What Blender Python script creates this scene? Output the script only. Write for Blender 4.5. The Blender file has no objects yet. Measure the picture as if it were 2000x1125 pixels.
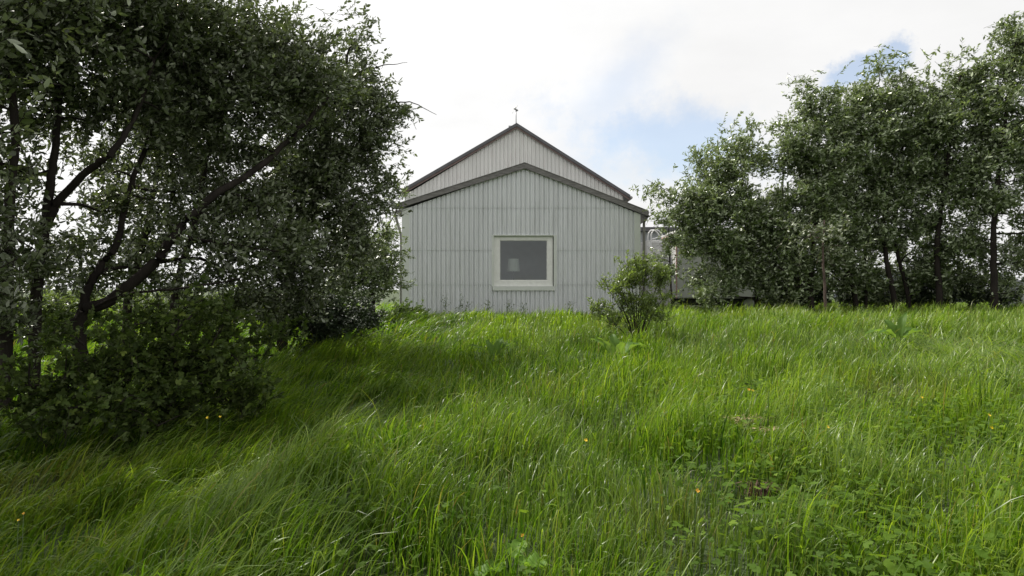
import bpy, bmesh, math, random
import numpy as np
from mathutils import Vector, Matrix

SC = bpy.context.scene
COL = SC.collection
R = math.radians
F = 1327.0                      # focal length in pixels of the 2000 px wide photograph
EYE = 1.55

# ------------------------------------------------------------------ camera
cam = bpy.data.cameras.new('camera')
cam.sensor_width = 36.0
cam.lens = 36.0 * F / 2000.0
cam.clip_start = 0.05
cam.clip_end = 6000
co = bpy.data.objects.new('camera', cam)
COL.objects.link(co)
co.location = (0, 0, EYE)
co.rotation_euler = (R(90), 0, 0)
SC.camera = co
SC.view_settings.view_transform = 'Standard'
SC.view_settings.look = 'None'
SC.view_settings.exposure = 0.13
SC.view_settings.gamma = 1.0
SC.cycles.max_bounces = 8
SC.cycles.transparent_max_bounces = 8
SC.cycles.use_denoising = True

# ------------------------------------------------------------------ sun and sky
SUN_EL, SUN_AZ = R(50), R(-54)          # azimuth measured from +Y (view direction), negative = left
sd = Vector((math.sin(SUN_AZ) * math.cos(SUN_EL), math.cos(SUN_AZ) * math.cos(SUN_EL), math.sin(SUN_EL)))
sun = bpy.data.lights.new('sun', 'SUN')
sun.energy = 5.0
sun.angle = R(0.6)
sun.color = (1.0, 0.95, 0.86)
so = bpy.data.objects.new('sun', sun)
COL.objects.link(so)
so.rotation_euler = sd.to_track_quat('Z', 'Y').to_euler()
so.location = (-20, 25, 30)

W = bpy.data.worlds.new('World')
SC.world = W
W.use_nodes = True
nt = W.node_tree
for n in list(nt.nodes):
    nt.nodes.remove(n)


def nd(t, typ, **kw):
    n = t.nodes.new(typ)
    for k, v in kw.items():
        setattr(n, k, v)
    return n


def mth(t, op, a, b=None, c=None, clamp=False):
    n = t.nodes.new('ShaderNodeMath')
    n.operation = op
    n.use_clamp = clamp
    for i, v in enumerate((a, b, c)):
        if v is None:
            continue
        if isinstance(v, (int, float)):
            n.inputs[i].default_value = v
        else:
            t.links.new(v, n.inputs[i])
    return n.outputs[0]


def build_sky():
    L = nt.links.new
    out = nd(nt, 'ShaderNodeOutputWorld')
    sky = nd(nt, 'ShaderNodeTexSky', sky_type='NISHITA', sun_disc=False, sun_elevation=SUN_EL,
             sun_rotation=SUN_AZ, air_density=1.0, dust_density=0.6, ozone_density=1.5)
    bsky = nd(nt, 'ShaderNodeBackground')
    bsky.inputs[1].default_value = 0.15
    L(sky.outputs[0], bsky.inputs[0])
    tc = nd(nt, 'ShaderNodeTexCoord')
    sep = nd(nt, 'ShaderNodeSeparateXYZ')
    L(tc.outputs['Generated'], sep.inputs[0])
    x, y, z = sep.outputs
    # cloud deck seen in perspective
    den = mth(nt, 'ADD', mth(nt, 'MAXIMUM', z, 0.0), 0.16)
    cu = mth(nt, 'DIVIDE', x, den)
    cv = mth(nt, 'DIVIDE', y, den)
    cmb = nd(nt, 'ShaderNodeCombineXYZ')
    L(cu, cmb.inputs[0]); L(cv, cmb.inputs[1])
    n1 = nd(nt, 'ShaderNodeTexNoise'); n1.inputs['Scale'].default_value = 1.3
    n1.inputs['Detail'].default_value = 9; n1.inputs['Roughness'].default_value = 0.55
    L(cmb.outputs[0], n1.inputs['Vector'])
    n2 = nd(nt, 'ShaderNodeTexNoise'); n2.inputs['Scale'].default_value = 7.0
    n2.inputs['Detail'].default_value = 8; n2.inputs['Roughness'].default_value = 0.62
    L(tc.outputs['Generated'], n2.inputs['Vector'])
    n3 = nd(nt, 'ShaderNodeTexNoise'); n3.inputs['Scale'].default_value = 21.0
    n3.inputs['Detail'].default_value = 8; n3.inputs['Roughness'].default_value = 0.65
    L(tc.outputs['Generated'], n3.inputs['Vector'])
    warp = mth(nt, 'ADD', mth(nt, 'SUBTRACT', n2.outputs['Fac'], 0.5), mth(nt, 'MULTIPLY', mth(nt, 'SUBTRACT', n3.outputs['Fac'], 0.5), 0.8))

    # openings of blue in the cloud, as directions of the sky
    def hole(u0, v0, ru, rv, tilt, soft, wamt):
        yy = mth(nt, 'MAXIMUM', y, 0.05)
        u = mth(nt, 'SUBTRACT', mth(nt, 'DIVIDE', x, yy), u0)
        v = mth(nt, 'SUBTRACT', mth(nt, 'DIVIDE', z, yy), v0)
        c, s = math.cos(tilt), math.sin(tilt)
        a = mth(nt, 'DIVIDE', mth(nt, 'ADD', mth(nt, 'MULTIPLY', u, c), mth(nt, 'MULTIPLY', v, s)), ru)
        b = mth(nt, 'DIVIDE', mth(nt, 'SUBTRACT', mth(nt, 'MULTIPLY', v, c), mth(nt, 'MULTIPLY', u, s)), rv)
        d = mth(nt, 'SQRT', mth(nt, 'ADD', mth(nt, 'MULTIPLY', a, a), mth(nt, 'MULTIPLY', b, b)))
        d = mth(nt, 'ADD', d, mth(nt, 'MULTIPLY', warp, wamt))
        m = nd(nt, 'ShaderNodeMapRange'); m.interpolation_type = 'SMOOTHSTEP'
        m.inputs['From Min'].default_value = 1.0 + soft
        m.inputs['From Max'].default_value = 1.0 - soft
        L(d, m.inputs['Value'])
        return m.outputs[0]
    ux = lambda px: (px - 1000) / F
    vy = lambda py: (562.5 - py) / F
    h1 = hole(ux(1310), vy(275), 0.125, 0.055, R(-8), 0.70, 2.2)
    h2 = hole(ux(1710), vy(128), 0.075, 0.026, R(22), 0.30, 2.6)
    h3 = hole(ux(1200), vy(180), 0.09, 0.035, R(50), 0.9, 1.6)
    h4 = hole(ux(1180), vy(330), 0.10, 0.03, R(10), 0.9, 1.6)
    hm = mth(nt, 'MAXIMUM', mth(nt, 'MULTIPLY', h1, 0.58), mth(nt, 'MULTIPLY', h2, 0.62))
    hm = mth(nt, 'MAXIMUM', hm, mth(nt, 'MULTIPLY', h3, 0.32))
    hm = mth(nt, 'MAXIMUM', hm, mth(nt, 'MULTIPLY', h4, 0.25))
    # general openings elsewhere
    gm = nd(nt, 'ShaderNodeMapRange'); gm.interpolation_type = 'SMOOTHSTEP'
    gm.inputs['From Min'].default_value = 0.38; gm.inputs['From Max'].default_value = 0.25
    L(n1.outputs['Fac'], gm.inputs['Value'])
    back = nd(nt, 'ShaderNodeMapRange')
    back.inputs['From Min'].default_value = 0.2; back.inputs['From Max'].default_value = -0.2
    L(y, back.inputs['Value'])
    hm = mth(nt, 'MAXIMUM', hm, mth(nt, 'MULTIPLY', gm.outputs[0], mth(nt, 'MULTIPLY', back.outputs[0], 0.8)))
    cov = mth(nt, 'SUBTRACT', 1.0, hm, clamp=True)
    # cloud brightness : brighter round the sun
    dot = nd(nt, 'ShaderNodeVectorMath', operation='DOT_PRODUCT')
    dot.inputs[1].default_value = sd
    L(tc.outputs['Generated'], dot.inputs[0])
    g = mth(nt, 'MULTIPLY_ADD', mth(nt, 'POWER', mth(nt, 'MAXIMUM', dot.outputs['Value'], 0.0), 3.0), 0.50, 0.83)
    tex = mth(nt, 'MULTIPLY_ADD', n1.outputs['Fac'], 0.34, 0.83)
    g = mth(nt, 'MULTIPLY', g, tex)
    bc = nd(nt, 'ShaderNodeBackground')
    bc.inputs[0].default_value = (1.0, 0.997, 0.993, 1)
    L(g, bc.inputs[1])
    mix = nd(nt, 'ShaderNodeMixShader')
    L(cov, mix.inputs[0]); L(bsky.outputs[0], mix.inputs[1]); L(bc.outputs[0], mix.inputs[2])
    L(mix.outputs[0], out.inputs[0])


build_sky()


# ------------------------------------------------------------------ helpers
def P(px, py, d):
    return np.array([(px - 1000.0) / F * d, d, EYE + (562.5 - py) / F * d])


def sstep(a, b, t):
    t = np.clip((np.asarray(t, float) - a) / (b - a), 0, 1)
    return t * t * (3 - 2 * t)


def H(x, y):
    """height of the ground"""
    x = np.asarray(x, float); y = np.asarray(y, float)
    h = 0.63 * sstep(3, 20, y)
    # bank : the right side of a slanting line is higher
    s = (x - (-1.5 + (y - 5.5) * 0.36)) / 1.06
    f = sstep(1.0, 4.5, y) * (1 - sstep(13, 19, y))
    h = h + 0.46 * (sstep(-0.6, 0.6, s) - 0.45) * f
    h = h + 0.10 * sstep(4, 14, x) * sstep(10, 20, y)
    h = h - 0.12 * sstep(-3, -9, x) * (1 - sstep(14, 20, y))
    n = 0.055 * np.sin(x * 4.3 + 1.5 * np.sin(y * 1.1)) * np.sin(y * 3.3 + 1.2 * np.sin(x * 1.4)) + 0.045 * np.sin(x * 1.7 + 0.6 * y) * np.cos(y * 1.3 - .4 * x) + 0.025 * np.sin(x * 3.1 - y * 2.2 + 1.0) + 0.02 * np.cos(y * 3.7 + x * .7)
    h = h + n * (1 - sstep(18, 21, y) * 0.7)
    h = h - 5.5 * sstep(38, 130, y) - 2.0 * sstep(16, 60, np.abs(x)) * sstep(20, 60, y)
    return h


def Hs(x, y):
    return float(H(x, y))


def newmat(name):
    m = bpy.data.materials.new(name)
    m.use_nodes = True
    t = m.node_tree
    for n in list(t.nodes):
        t.nodes.remove(n)
    return m, t


def pmat(name, col, rough=0.6, metal=0.0, var=0.12, scale=4.0, bump=0.0, bscale=60.0, spec=0.5, stretch=None, second=None, secfac=(0.5, 0.7)):
    m, t = newmat(name)
    L = t.links.new
    out = nd(t, 'ShaderNodeOutputMaterial')
    b = nd(t, 'ShaderNodeBsdfPrincipled')
    b.inputs['Roughness'].default_value = rough
    b.inputs['Metallic'].default_value = metal
    b.inputs['Specular IOR Level'].default_value = spec
    tc = nd(t, 'ShaderNodeTexCoord')
    mp = nd(t, 'ShaderNodeMapping')
    if stretch:
        mp.inputs['Scale'].default_value = stretch
    L(tc.outputs['Object'], mp.inputs[0])
    n = nd(t, 'ShaderNodeTexNoise')
    n.inputs['Scale'].default_value = scale
    n.inputs['Detail'].default_value = 6
    L(mp.outputs[0], n.inputs['Vector'])
    r = nd(t, 'ShaderNodeValToRGB')
    c = np.array(col)
    r.color_ramp.elements[0].position = 0.3
    r.color_ramp.elements[1].position = 0.7
    r.color_ramp.elements[0].color = (*np.clip(c * (1 - var), 0, 1), 1)
    r.color_ramp.elements[1].color = (*np.clip(c * (1 + var), 0, 1), 1)
    L(n.outputs['Fac'], r.inputs[0])
    colout = r.outputs[0]
    if second is not None:
        n3 = nd(t, 'ShaderNodeTexNoise')
        n3.inputs['Scale'].default_value = scale * 2.3
        n3.inputs['Detail'].default_value = 8
        L(mp.outputs[0], n3.inputs['Vector'])
        mr = nd(t, 'ShaderNodeMapRange')
        mr.inputs['From Min'].default_value = secfac[0]
        mr.inputs['From Max'].default_value = secfac[1]
        L(n3.outputs['Fac'], mr.inputs['Value'])
        mx = nd(t, 'ShaderNodeMix', data_type='RGBA')
        L(mr.outputs[0], mx.inputs[0])
        L(colout, mx.inputs[6])
        mx.inputs[7].default_value = (*second, 1)
        colout = mx.outputs[2]
    L(colout, b.inputs['Base Color'])
    if bump > 0:
        n2 = nd(t, 'ShaderNodeTexNoise')
        n2.inputs['Scale'].default_value = bscale
        n2.inputs['Detail'].default_value = 4
        L(mp.outputs[0], n2.inputs['Vector'])
        bp = nd(t, 'ShaderNodeBump')
        bp.inputs['Strength'].default_value = bump
        bp.inputs['Distance'].default_value = 0.02
        L(n2.outputs['Fac'], bp.inputs['Height'])
        L(bp.outputs[0], b.inputs['Normal'])
    L(b.outputs[0], out.inputs[0])
    return m


def leafmat(name, front, back, trans, rough=0.42, tfac=0.3, alt=None, spec=0.5):
    """two-sided leaf : the underside has its own colour; 'tint' varies it leaf by leaf"""
    m, t = newmat(name)
    L = t.links.new
    out = nd(t, 'ShaderNodeOutputMaterial')
    at = nd(t, 'ShaderNodeAttribute', attribute_name='tint')
    geo = nd(t, 'ShaderNodeNewGeometry')
    mx = nd(t, 'ShaderNodeMix', data_type='RGBA')
    mx.inputs[6].default_value = (*front, 1)
    mx.inputs[7].default_value = (*back, 1)
    L(geo.outputs['Backfacing'], mx.inputs[0])
    c = mx.outputs[2]
    if alt is not None:
        ma = nd(t, 'ShaderNodeMix', data_type='RGBA')
        L(mth(t, 'MULTIPLY_ADD', at.outputs['Fac'], 2.2, -1.25, clamp=True), ma.inputs[0])
        L(c, ma.inputs[6])
        ma.inputs[7].default_value = (*alt, 1)
        c = ma.outputs[2]
    v = mth(t, 'MULTIPLY_ADD', at.outputs['Fac'], 0.9, 0.55)
    ml = nd(t, 'ShaderNodeMix', data_type='RGBA', blend_type='MULTIPLY')
    ml.inputs[0].default_value = 1.0
    L(c, ml.inputs[6])
    cc = nd(t, 'ShaderNodeCombineColor')
    for i in range(3):
        L(v, cc.inputs[i])
    L(cc.outputs[0], ml.inputs[7])
    b = nd(t, 'ShaderNodeBsdfPrincipled')
    b.inputs['Roughness'].default_value = rough
    b.inputs['Specular IOR Level'].default_value = spec
    L(ml.outputs[2], b.inputs['Base Color'])
    tr = nd(t, 'ShaderNodeBsdfTranslucent')
    mt = nd(t, 'ShaderNodeMix', data_type='RGBA', blend_type='MULTIPLY')
    mt.inputs[0].default_value = 1.0
    mt.inputs[6].default_value = (*trans, 1)
    L(cc.outputs[0], mt.inputs[7])
    L(mt.outputs[2], tr.inputs[0])
    ms = nd(t, 'ShaderNodeMixShader')
    ms.inputs[0].default_value = tfac
    L(b.outputs[0], ms.inputs[1]); L(tr.outputs[0], ms.inputs[2])
    L(ms.outputs[0], out.inputs[0])
    return m


def grassmat():
    m, t = newmat('grass_blade')
    L = t.links.new
    out = nd(t, 'ShaderNodeOutputMaterial')
    at = nd(t, 'ShaderNodeAttribute', attribute_name='tint')
    ad = nd(t, 'ShaderNodeAttribute', attribute_name='dry')
    r = nd(t, 'ShaderNodeValToRGB')
    e = r.color_ramp.elements
    e[0].position = 0.0; e[0].color = (0.024, 0.066, 0.008, 1)
    e[1].position = 1.0; e[1].color = (0.255, 0.345, 0.045, 1)
    k = e.new(0.5); k.color = (0.098, 0.176, 0.014, 1)
    L(at.outputs['Fac'], r.inputs[0])
    mx = nd(t, 'ShaderNodeMix', data_type='RGBA')
    L(ad.outputs['Fac'], mx.inputs[0])
    L(r.outputs[0], mx.inputs[6])
    mx.inputs[7].default_value = (0.23, 0.165, 0.085, 1)
    geo = nd(t, 'ShaderNodeNewGeometry')
    mb = nd(t, 'ShaderNodeMix', data_type='RGBA')
    L(mth(t, 'MULTIPLY', geo.outputs['Backfacing'], 0.24), mb.inputs[0])
    L(mx.outputs[2], mb.inputs[6])
    mb.inputs[7].default_value = (0.23, 0.31, 0.07, 1)
    mx = mb
    b = nd(t, 'ShaderNodeBsdfPrincipled')
    b.inputs['Roughness'].default_value = 0.36
    b.inputs['Specular IOR Level'].default_value = 0.36
    L(mx.outputs[2], b.inputs['Base Color'])
    tr = nd(t, 'ShaderNodeBsdfTranslucent')
    g = nd(t, 'ShaderNodeMix', data_type='RGBA', blend_type='MULTIPLY')
    g.inputs[0].default_value = 1.0
    L(mx.outputs[2], g.inputs[6])
    g.inputs[7].default_value = (1.6, 1.7, 0.6, 1)
    L(g.outputs[2], tr.inputs[0])
    ms = nd(t, 'ShaderNodeMixShader')
    ms.inputs[0].default_value = 0.42
    L(b.outputs[0], ms.inputs[1]); L(tr.outputs[0], ms.inputs[2])
    L(ms.outputs[0], out.inputs[0])
    return m


M = {}
M['grass'] = grassmat()
M['soil'] = pmat('meadow_ground', (0.035, 0.055, 0.014), 0.95, var=0.4, scale=1.3, bump=0.4, bscale=30)
M['bark'] = pmat('bark', (0.030, 0.025, 0.022), 0.95, var=0.35, scale=6, bump=0.8, bscale=40, stretch=(1, 1, 0.3), spec=0.1)
M['redbark'] = pmat('reddish_bark', (0.085, 0.058, 0.048), 0.9, var=0.3, scale=8, bump=0.6, bscale=40)
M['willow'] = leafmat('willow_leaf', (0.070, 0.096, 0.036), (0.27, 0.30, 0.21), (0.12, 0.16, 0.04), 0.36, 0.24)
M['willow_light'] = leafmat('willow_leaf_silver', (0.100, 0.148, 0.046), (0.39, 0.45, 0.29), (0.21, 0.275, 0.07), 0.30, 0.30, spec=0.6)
M['currant'] = leafmat('currant_leaf', (0.040, 0.066, 0.012), (0.080, 0.11, 0.035), (0.09, 0.15, 0.015), 0.6, 0.22, alt=(0.10, 0.13, 0.022), spec=0.2)
M['shrub'] = leafmat('young_shrub_leaf', (0.100, 0.150, 0.036), (0.20, 0.25, 0.11), (0.26, 0.36, 0.05), 0.34, 0.38, alt=(0.14, 0.19, 0.035))
M['hedge'] = leafmat('background_leaf', (0.075, 0.12, 0.03), (0.13, 0.17, 0.08), (0.2, 0.28, 0.05), 0.45, 0.35)
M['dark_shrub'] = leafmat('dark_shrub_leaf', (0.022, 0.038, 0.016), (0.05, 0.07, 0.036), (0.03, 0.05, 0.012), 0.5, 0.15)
M['herb'] = leafmat('buttercup_leaf', (0.072, 0.135, 0.014), (0.10, 0.155, 0.04), (0.19, 0.30, 0.02), 0.6, 0.4, alt=(0.12, 0.18, 0.020), spec=0.12)
M['dock'] = leafmat('dock_leaf', (0.080, 0.150, 0.026), (0.22, 0.27, 0.14), (0.20, 0.33, 0.03), 0.5, 0.42, spec=0.15)
M['burdock'] = leafmat('round_leaf', (0.10, 0.19, 0.022), (0.13, 0.21, 0.05), (0.24, 0.42, 0.03), 0.5, 0.4, spec=0.2)
M['nettle'] = leafmat('nettle_leaf', (0.060, 0.105, 0.024), (0.10, 0.14, 0.05), (0.14, 0.22, 0.03), 0.5, 0.3, alt=(0.13, 0.16, 0.03))
M['petal'] = pmat('yellow_petal', (0.75, 0.52, 0.02), 0.4, var=0.1)
M['petal_orange'] = pmat('orange_petal', (0.70, 0.36, 0.02), 0.5, var=0.15)
M['stem'] = pmat('green_stem', (0.06, 0.10, 0.025), 0.6, var=0.2)
M['straw'] = pmat('dry_straw', (0.40, 0.31, 0.17), 0.7, var=0.3, scale=20)
M['withered'] = pmat('withered_brown', (0.085, 0.042, 0.028), 0.8, var=0.4, scale=20)


def tag(o, label=None, cat=None, group=None, kind=None):
    if label: o['label'] = label
    if cat: o['category'] = cat
    if group: o['group'] = group
    if kind: o['kind'] = kind
    return o


def empty(name, loc, label, cat, group=None, rz=0.0):
    o = bpy.data.objects.new(name, None)
    o.empty_display_size = 0.2
    COL.objects.link(o)
    o.location = loc
    o.rotation_euler = (0, 0, rz)
    return tag(o, label, cat, group)


def link(name, me, mat, parent=None, local=False):
    """link a mesh given in world coordinates; under a parent it keeps its place"""
    if mat is not None:
        for mm in (mat if isinstance(mat, (list, tuple)) else [mat]):
            me.materials.append(mm)
    o = bpy.data.objects.new(name, me)
    COL.objects.link(o)
    if parent is not None:
        o.parent = parent
        if not local:
            o.matrix_parent_inverse = (Matrix.LocRotScale(parent.location, parent.rotation_euler, None)).inverted()
    return o


def npmesh(name, V, Fc, smooth=False, attrs=None, matidx=None):
    V = np.ascontiguousarray(V, dtype=np.float32)
    Fc = np.ascontiguousarray(Fc, dtype=np.int32)
    me = bpy.data.meshes.new(name)
    n, k = Fc.shape
    me.vertices.add(len(V))
    me.vertices.foreach_set('co', V.ravel())
    me.loops.add(n * k)
    me.loops.foreach_set('vertex_index', Fc.ravel())
    me.polygons.add(n)
    me.polygons.foreach_set('loop_start', np.arange(0, n * k, k, dtype=np.int32))
    if matidx is not None:
        me.polygons.foreach_set('material_index', np.asarray(matidx, dtype=np.int32))
    me.update(calc_edges=True)
    if smooth:
        me.polygons.foreach_set('use_smooth', np.ones(n, dtype=bool))
    for an, av in (attrs or {}).items():
        a = me.attributes.new(an, 'FLOAT', 'POINT')
        a.data.foreach_set('value', np.ascontiguousarray(av, dtype=np.float32))
    return me


def nrm(a):
    return a / np.maximum(np.linalg.norm(a, axis=-1, keepdims=True), 1e-9)


# ---- bmesh boxes, tubes
def bm_mesh(bm, name, smooth=False):
    me = bpy.data.meshes.new(name)
    bmesh.ops.recalc_face_normals(bm, faces=bm.faces)
    bm.to_mesh(me)
    bm.free()
    if smooth:
        for p in me.polygons:
            p.use_smooth = True
    return me


def box(bm, x0, x1, y0, y1, z0, z1, bev=0.0):
    vs = [bm.verts.new(c) for c in ((x0, y0, z0), (x1, y0, z0), (x1, y1, z0), (x0, y1, z0), (x0, y0, z1), (x1, y0, z1), (x1, y1, z1), (x0, y1, z1))]
    fs = [bm.faces.new([vs[i] for i in f]) for f in ((0, 3, 2, 1), (4, 5, 6, 7), (0, 1, 5, 4), (1, 2, 6, 5), (2, 3, 7, 6), (3, 0, 4, 7))]
    if bev > 0:
        es = list({e for f in fs for e in f.edges})
        bmesh.ops.bevel(bm, geom=es, offset=bev, segments=2, profile=0.6, affect='EDGES')


def prism(bm, pts, y0, y1):
    """polygon in x,z carried from y0 to y1"""
    a = [bm.verts.new((p[0], y0, p[1])) for p in pts]
    b = [bm.verts.new((p[0], y1, p[1])) for p in pts]
    bm.faces.new(a)
    bm.faces.new(list(reversed(b)))
    n = len(pts)
    for i in range(n):
        bm.faces.new((a[i], b[i], b[(i + 1) % n], a[(i + 1) % n]))


def frames(pts):
    pts = np.asarray(pts, float)
    t = np.gradient(pts, axis=0)
    t = nrm(t)
    ref = np.tile(np.array([0.31, 0.17, 0.93]), (len(pts), 1))
    bad = np.abs((t * nrm(ref)).sum(1)) > 0.95
    ref[bad] = (1, 0, 0)
    u = nrm(np.cross(t, ref))
    v = np.cross(t, u)
    return u, v


def tube(pts, rad, k=6, cap=True):
    pts = np.asarray(pts, float)
    rad = np.broadcast_to(np.asarray(rad, float), (len(pts),))
    u, v = frames(pts)
    a = np.linspace(0, 2 * np.pi, k, endpoint=False)
    ring = pts[:, None, :] + rad[:, None, None] * (np.cos(a)[None, :, None] * u[:, None, :] + np.sin(a)[None, :, None] * v[:, None, :])
    n = len(pts)
    V = ring.reshape(-1, 3)
    i = np.arange(n - 1)[:, None] * k
    j = np.arange(k)[None, :]
    jn = (j + 1) % k
    Fc = np.stack([i + j, i + jn, i + k + jn, i + k + j], -1).reshape(-1, 4)
    if cap:
        V = np.vstack([V, pts[:1], pts[-1:]])
        c0, c1 = n * k, n * k + 1
        ex = []
        for q in range(0, k, 2):
            ex.append((c0, (q + 2) % k, (q + 1) % k, q))
            b = (n - 1) * k
            ex.append((c1, b + q, b + (q + 1) % k, b + (q + 2) % k))
        if k % 2 == 0:
            Fc = np.vstack([Fc, np.array(ex)])
    return V, Fc


class Acc:
    def __init__(s):
        s.V, s.F, s.n = [], [], 0

    def add(s, V, Fc):
        s.V.append(np.asarray(V, float)); s.F.append(np.asarray(Fc) + s.n); s.n += len(V)

    def mesh(s, name, smooth=True):
        return npmesh(name, np.vstack(s.V), np.vstack(s.F), smooth)


def smooth_line(pts, per=6):
    pts = np.asarray(pts, float)
    if len(pts) < 3:
        t = np.linspace(0, 1, per + 1)[:, None]
        return pts[0] * (1 - t) + pts[-1] * t
    p = np.vstack([2 * pts[0] - pts[1], pts, 2 * pts[-1] - pts[-2]])
    out = []
    for i in range(1, len(p) - 2):
        for q in range(per):
            t = q / per
            out.append(0.5 * ((2 * p[i]) + (-p[i - 1] + p[i + 1]) * t + (2 * p[i - 1] - 5 * p[i] + 4 * p[i + 1] - p[i + 2]) * t * t + (-p[i - 1] + 3 * p[i] - 3 * p[i + 1] + p[i + 2]) * t ** 3))
    out.append(pts[-1])
    return np.array(out)


# ---- leaf shapes (along, across, out of plane), quads
LEAF = (np.array([(0, 0, 0), (0.32, 0.5, 0.10), (0.72, 0.36, 0.06), (1.0, 0, -0.05), (0.72, -0.36, 0.06), (0.32, -0.5, 0.10)]),
        np.array([(0, 3, 2, 1), (0, 5, 4, 3)]))
# lobed leaf (three lobes) as four quads round the base
LOBED = (np.array([(0, 0, 0), (0.10, 0.42, 0.05), (0.48, 0.60, 0.0), (0.50, 0.24, 0.06), (0.78, 0.26, 0.03), (1.0, 0.0, -0.06), (0.78, -0.26, 0.03), (0.50, -0.24, 0.06), (0.48, -0.60, 0.0), (0.10, -0.42, 0.05)]),
         np.array([(0, 3, 2, 1), (0, 5, 4, 3), (0, 7, 6, 5), (0, 9, 8, 7)]))


def leaves(Pn, A, N, Ln, Wd, shape):
    tv, tf = shape
    A = nrm(A)
    B = nrm(np.cross(N, A))
    N2 = np.cross(A, B)
    n, k = len(Pn), len(tv)
    V = (Pn[:, None, :] + tv[None, :, 0:1] * Ln[:, None, None] * A[:, None, :]
         + tv[None, :, 1:2] * Wd[:, None, None] * B[:, None, :] + tv[None, :, 2:3] * Wd[:, None, None] * N2[:, None, :])
    Fc = (tf[None] + (np.arange(n) * k)[:, None, None]).reshape(-1, tf.shape[1])
    return V.reshape(-1, 3), Fc, k


WIND = np.array([0.85, -0.25, 0.05])


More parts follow.
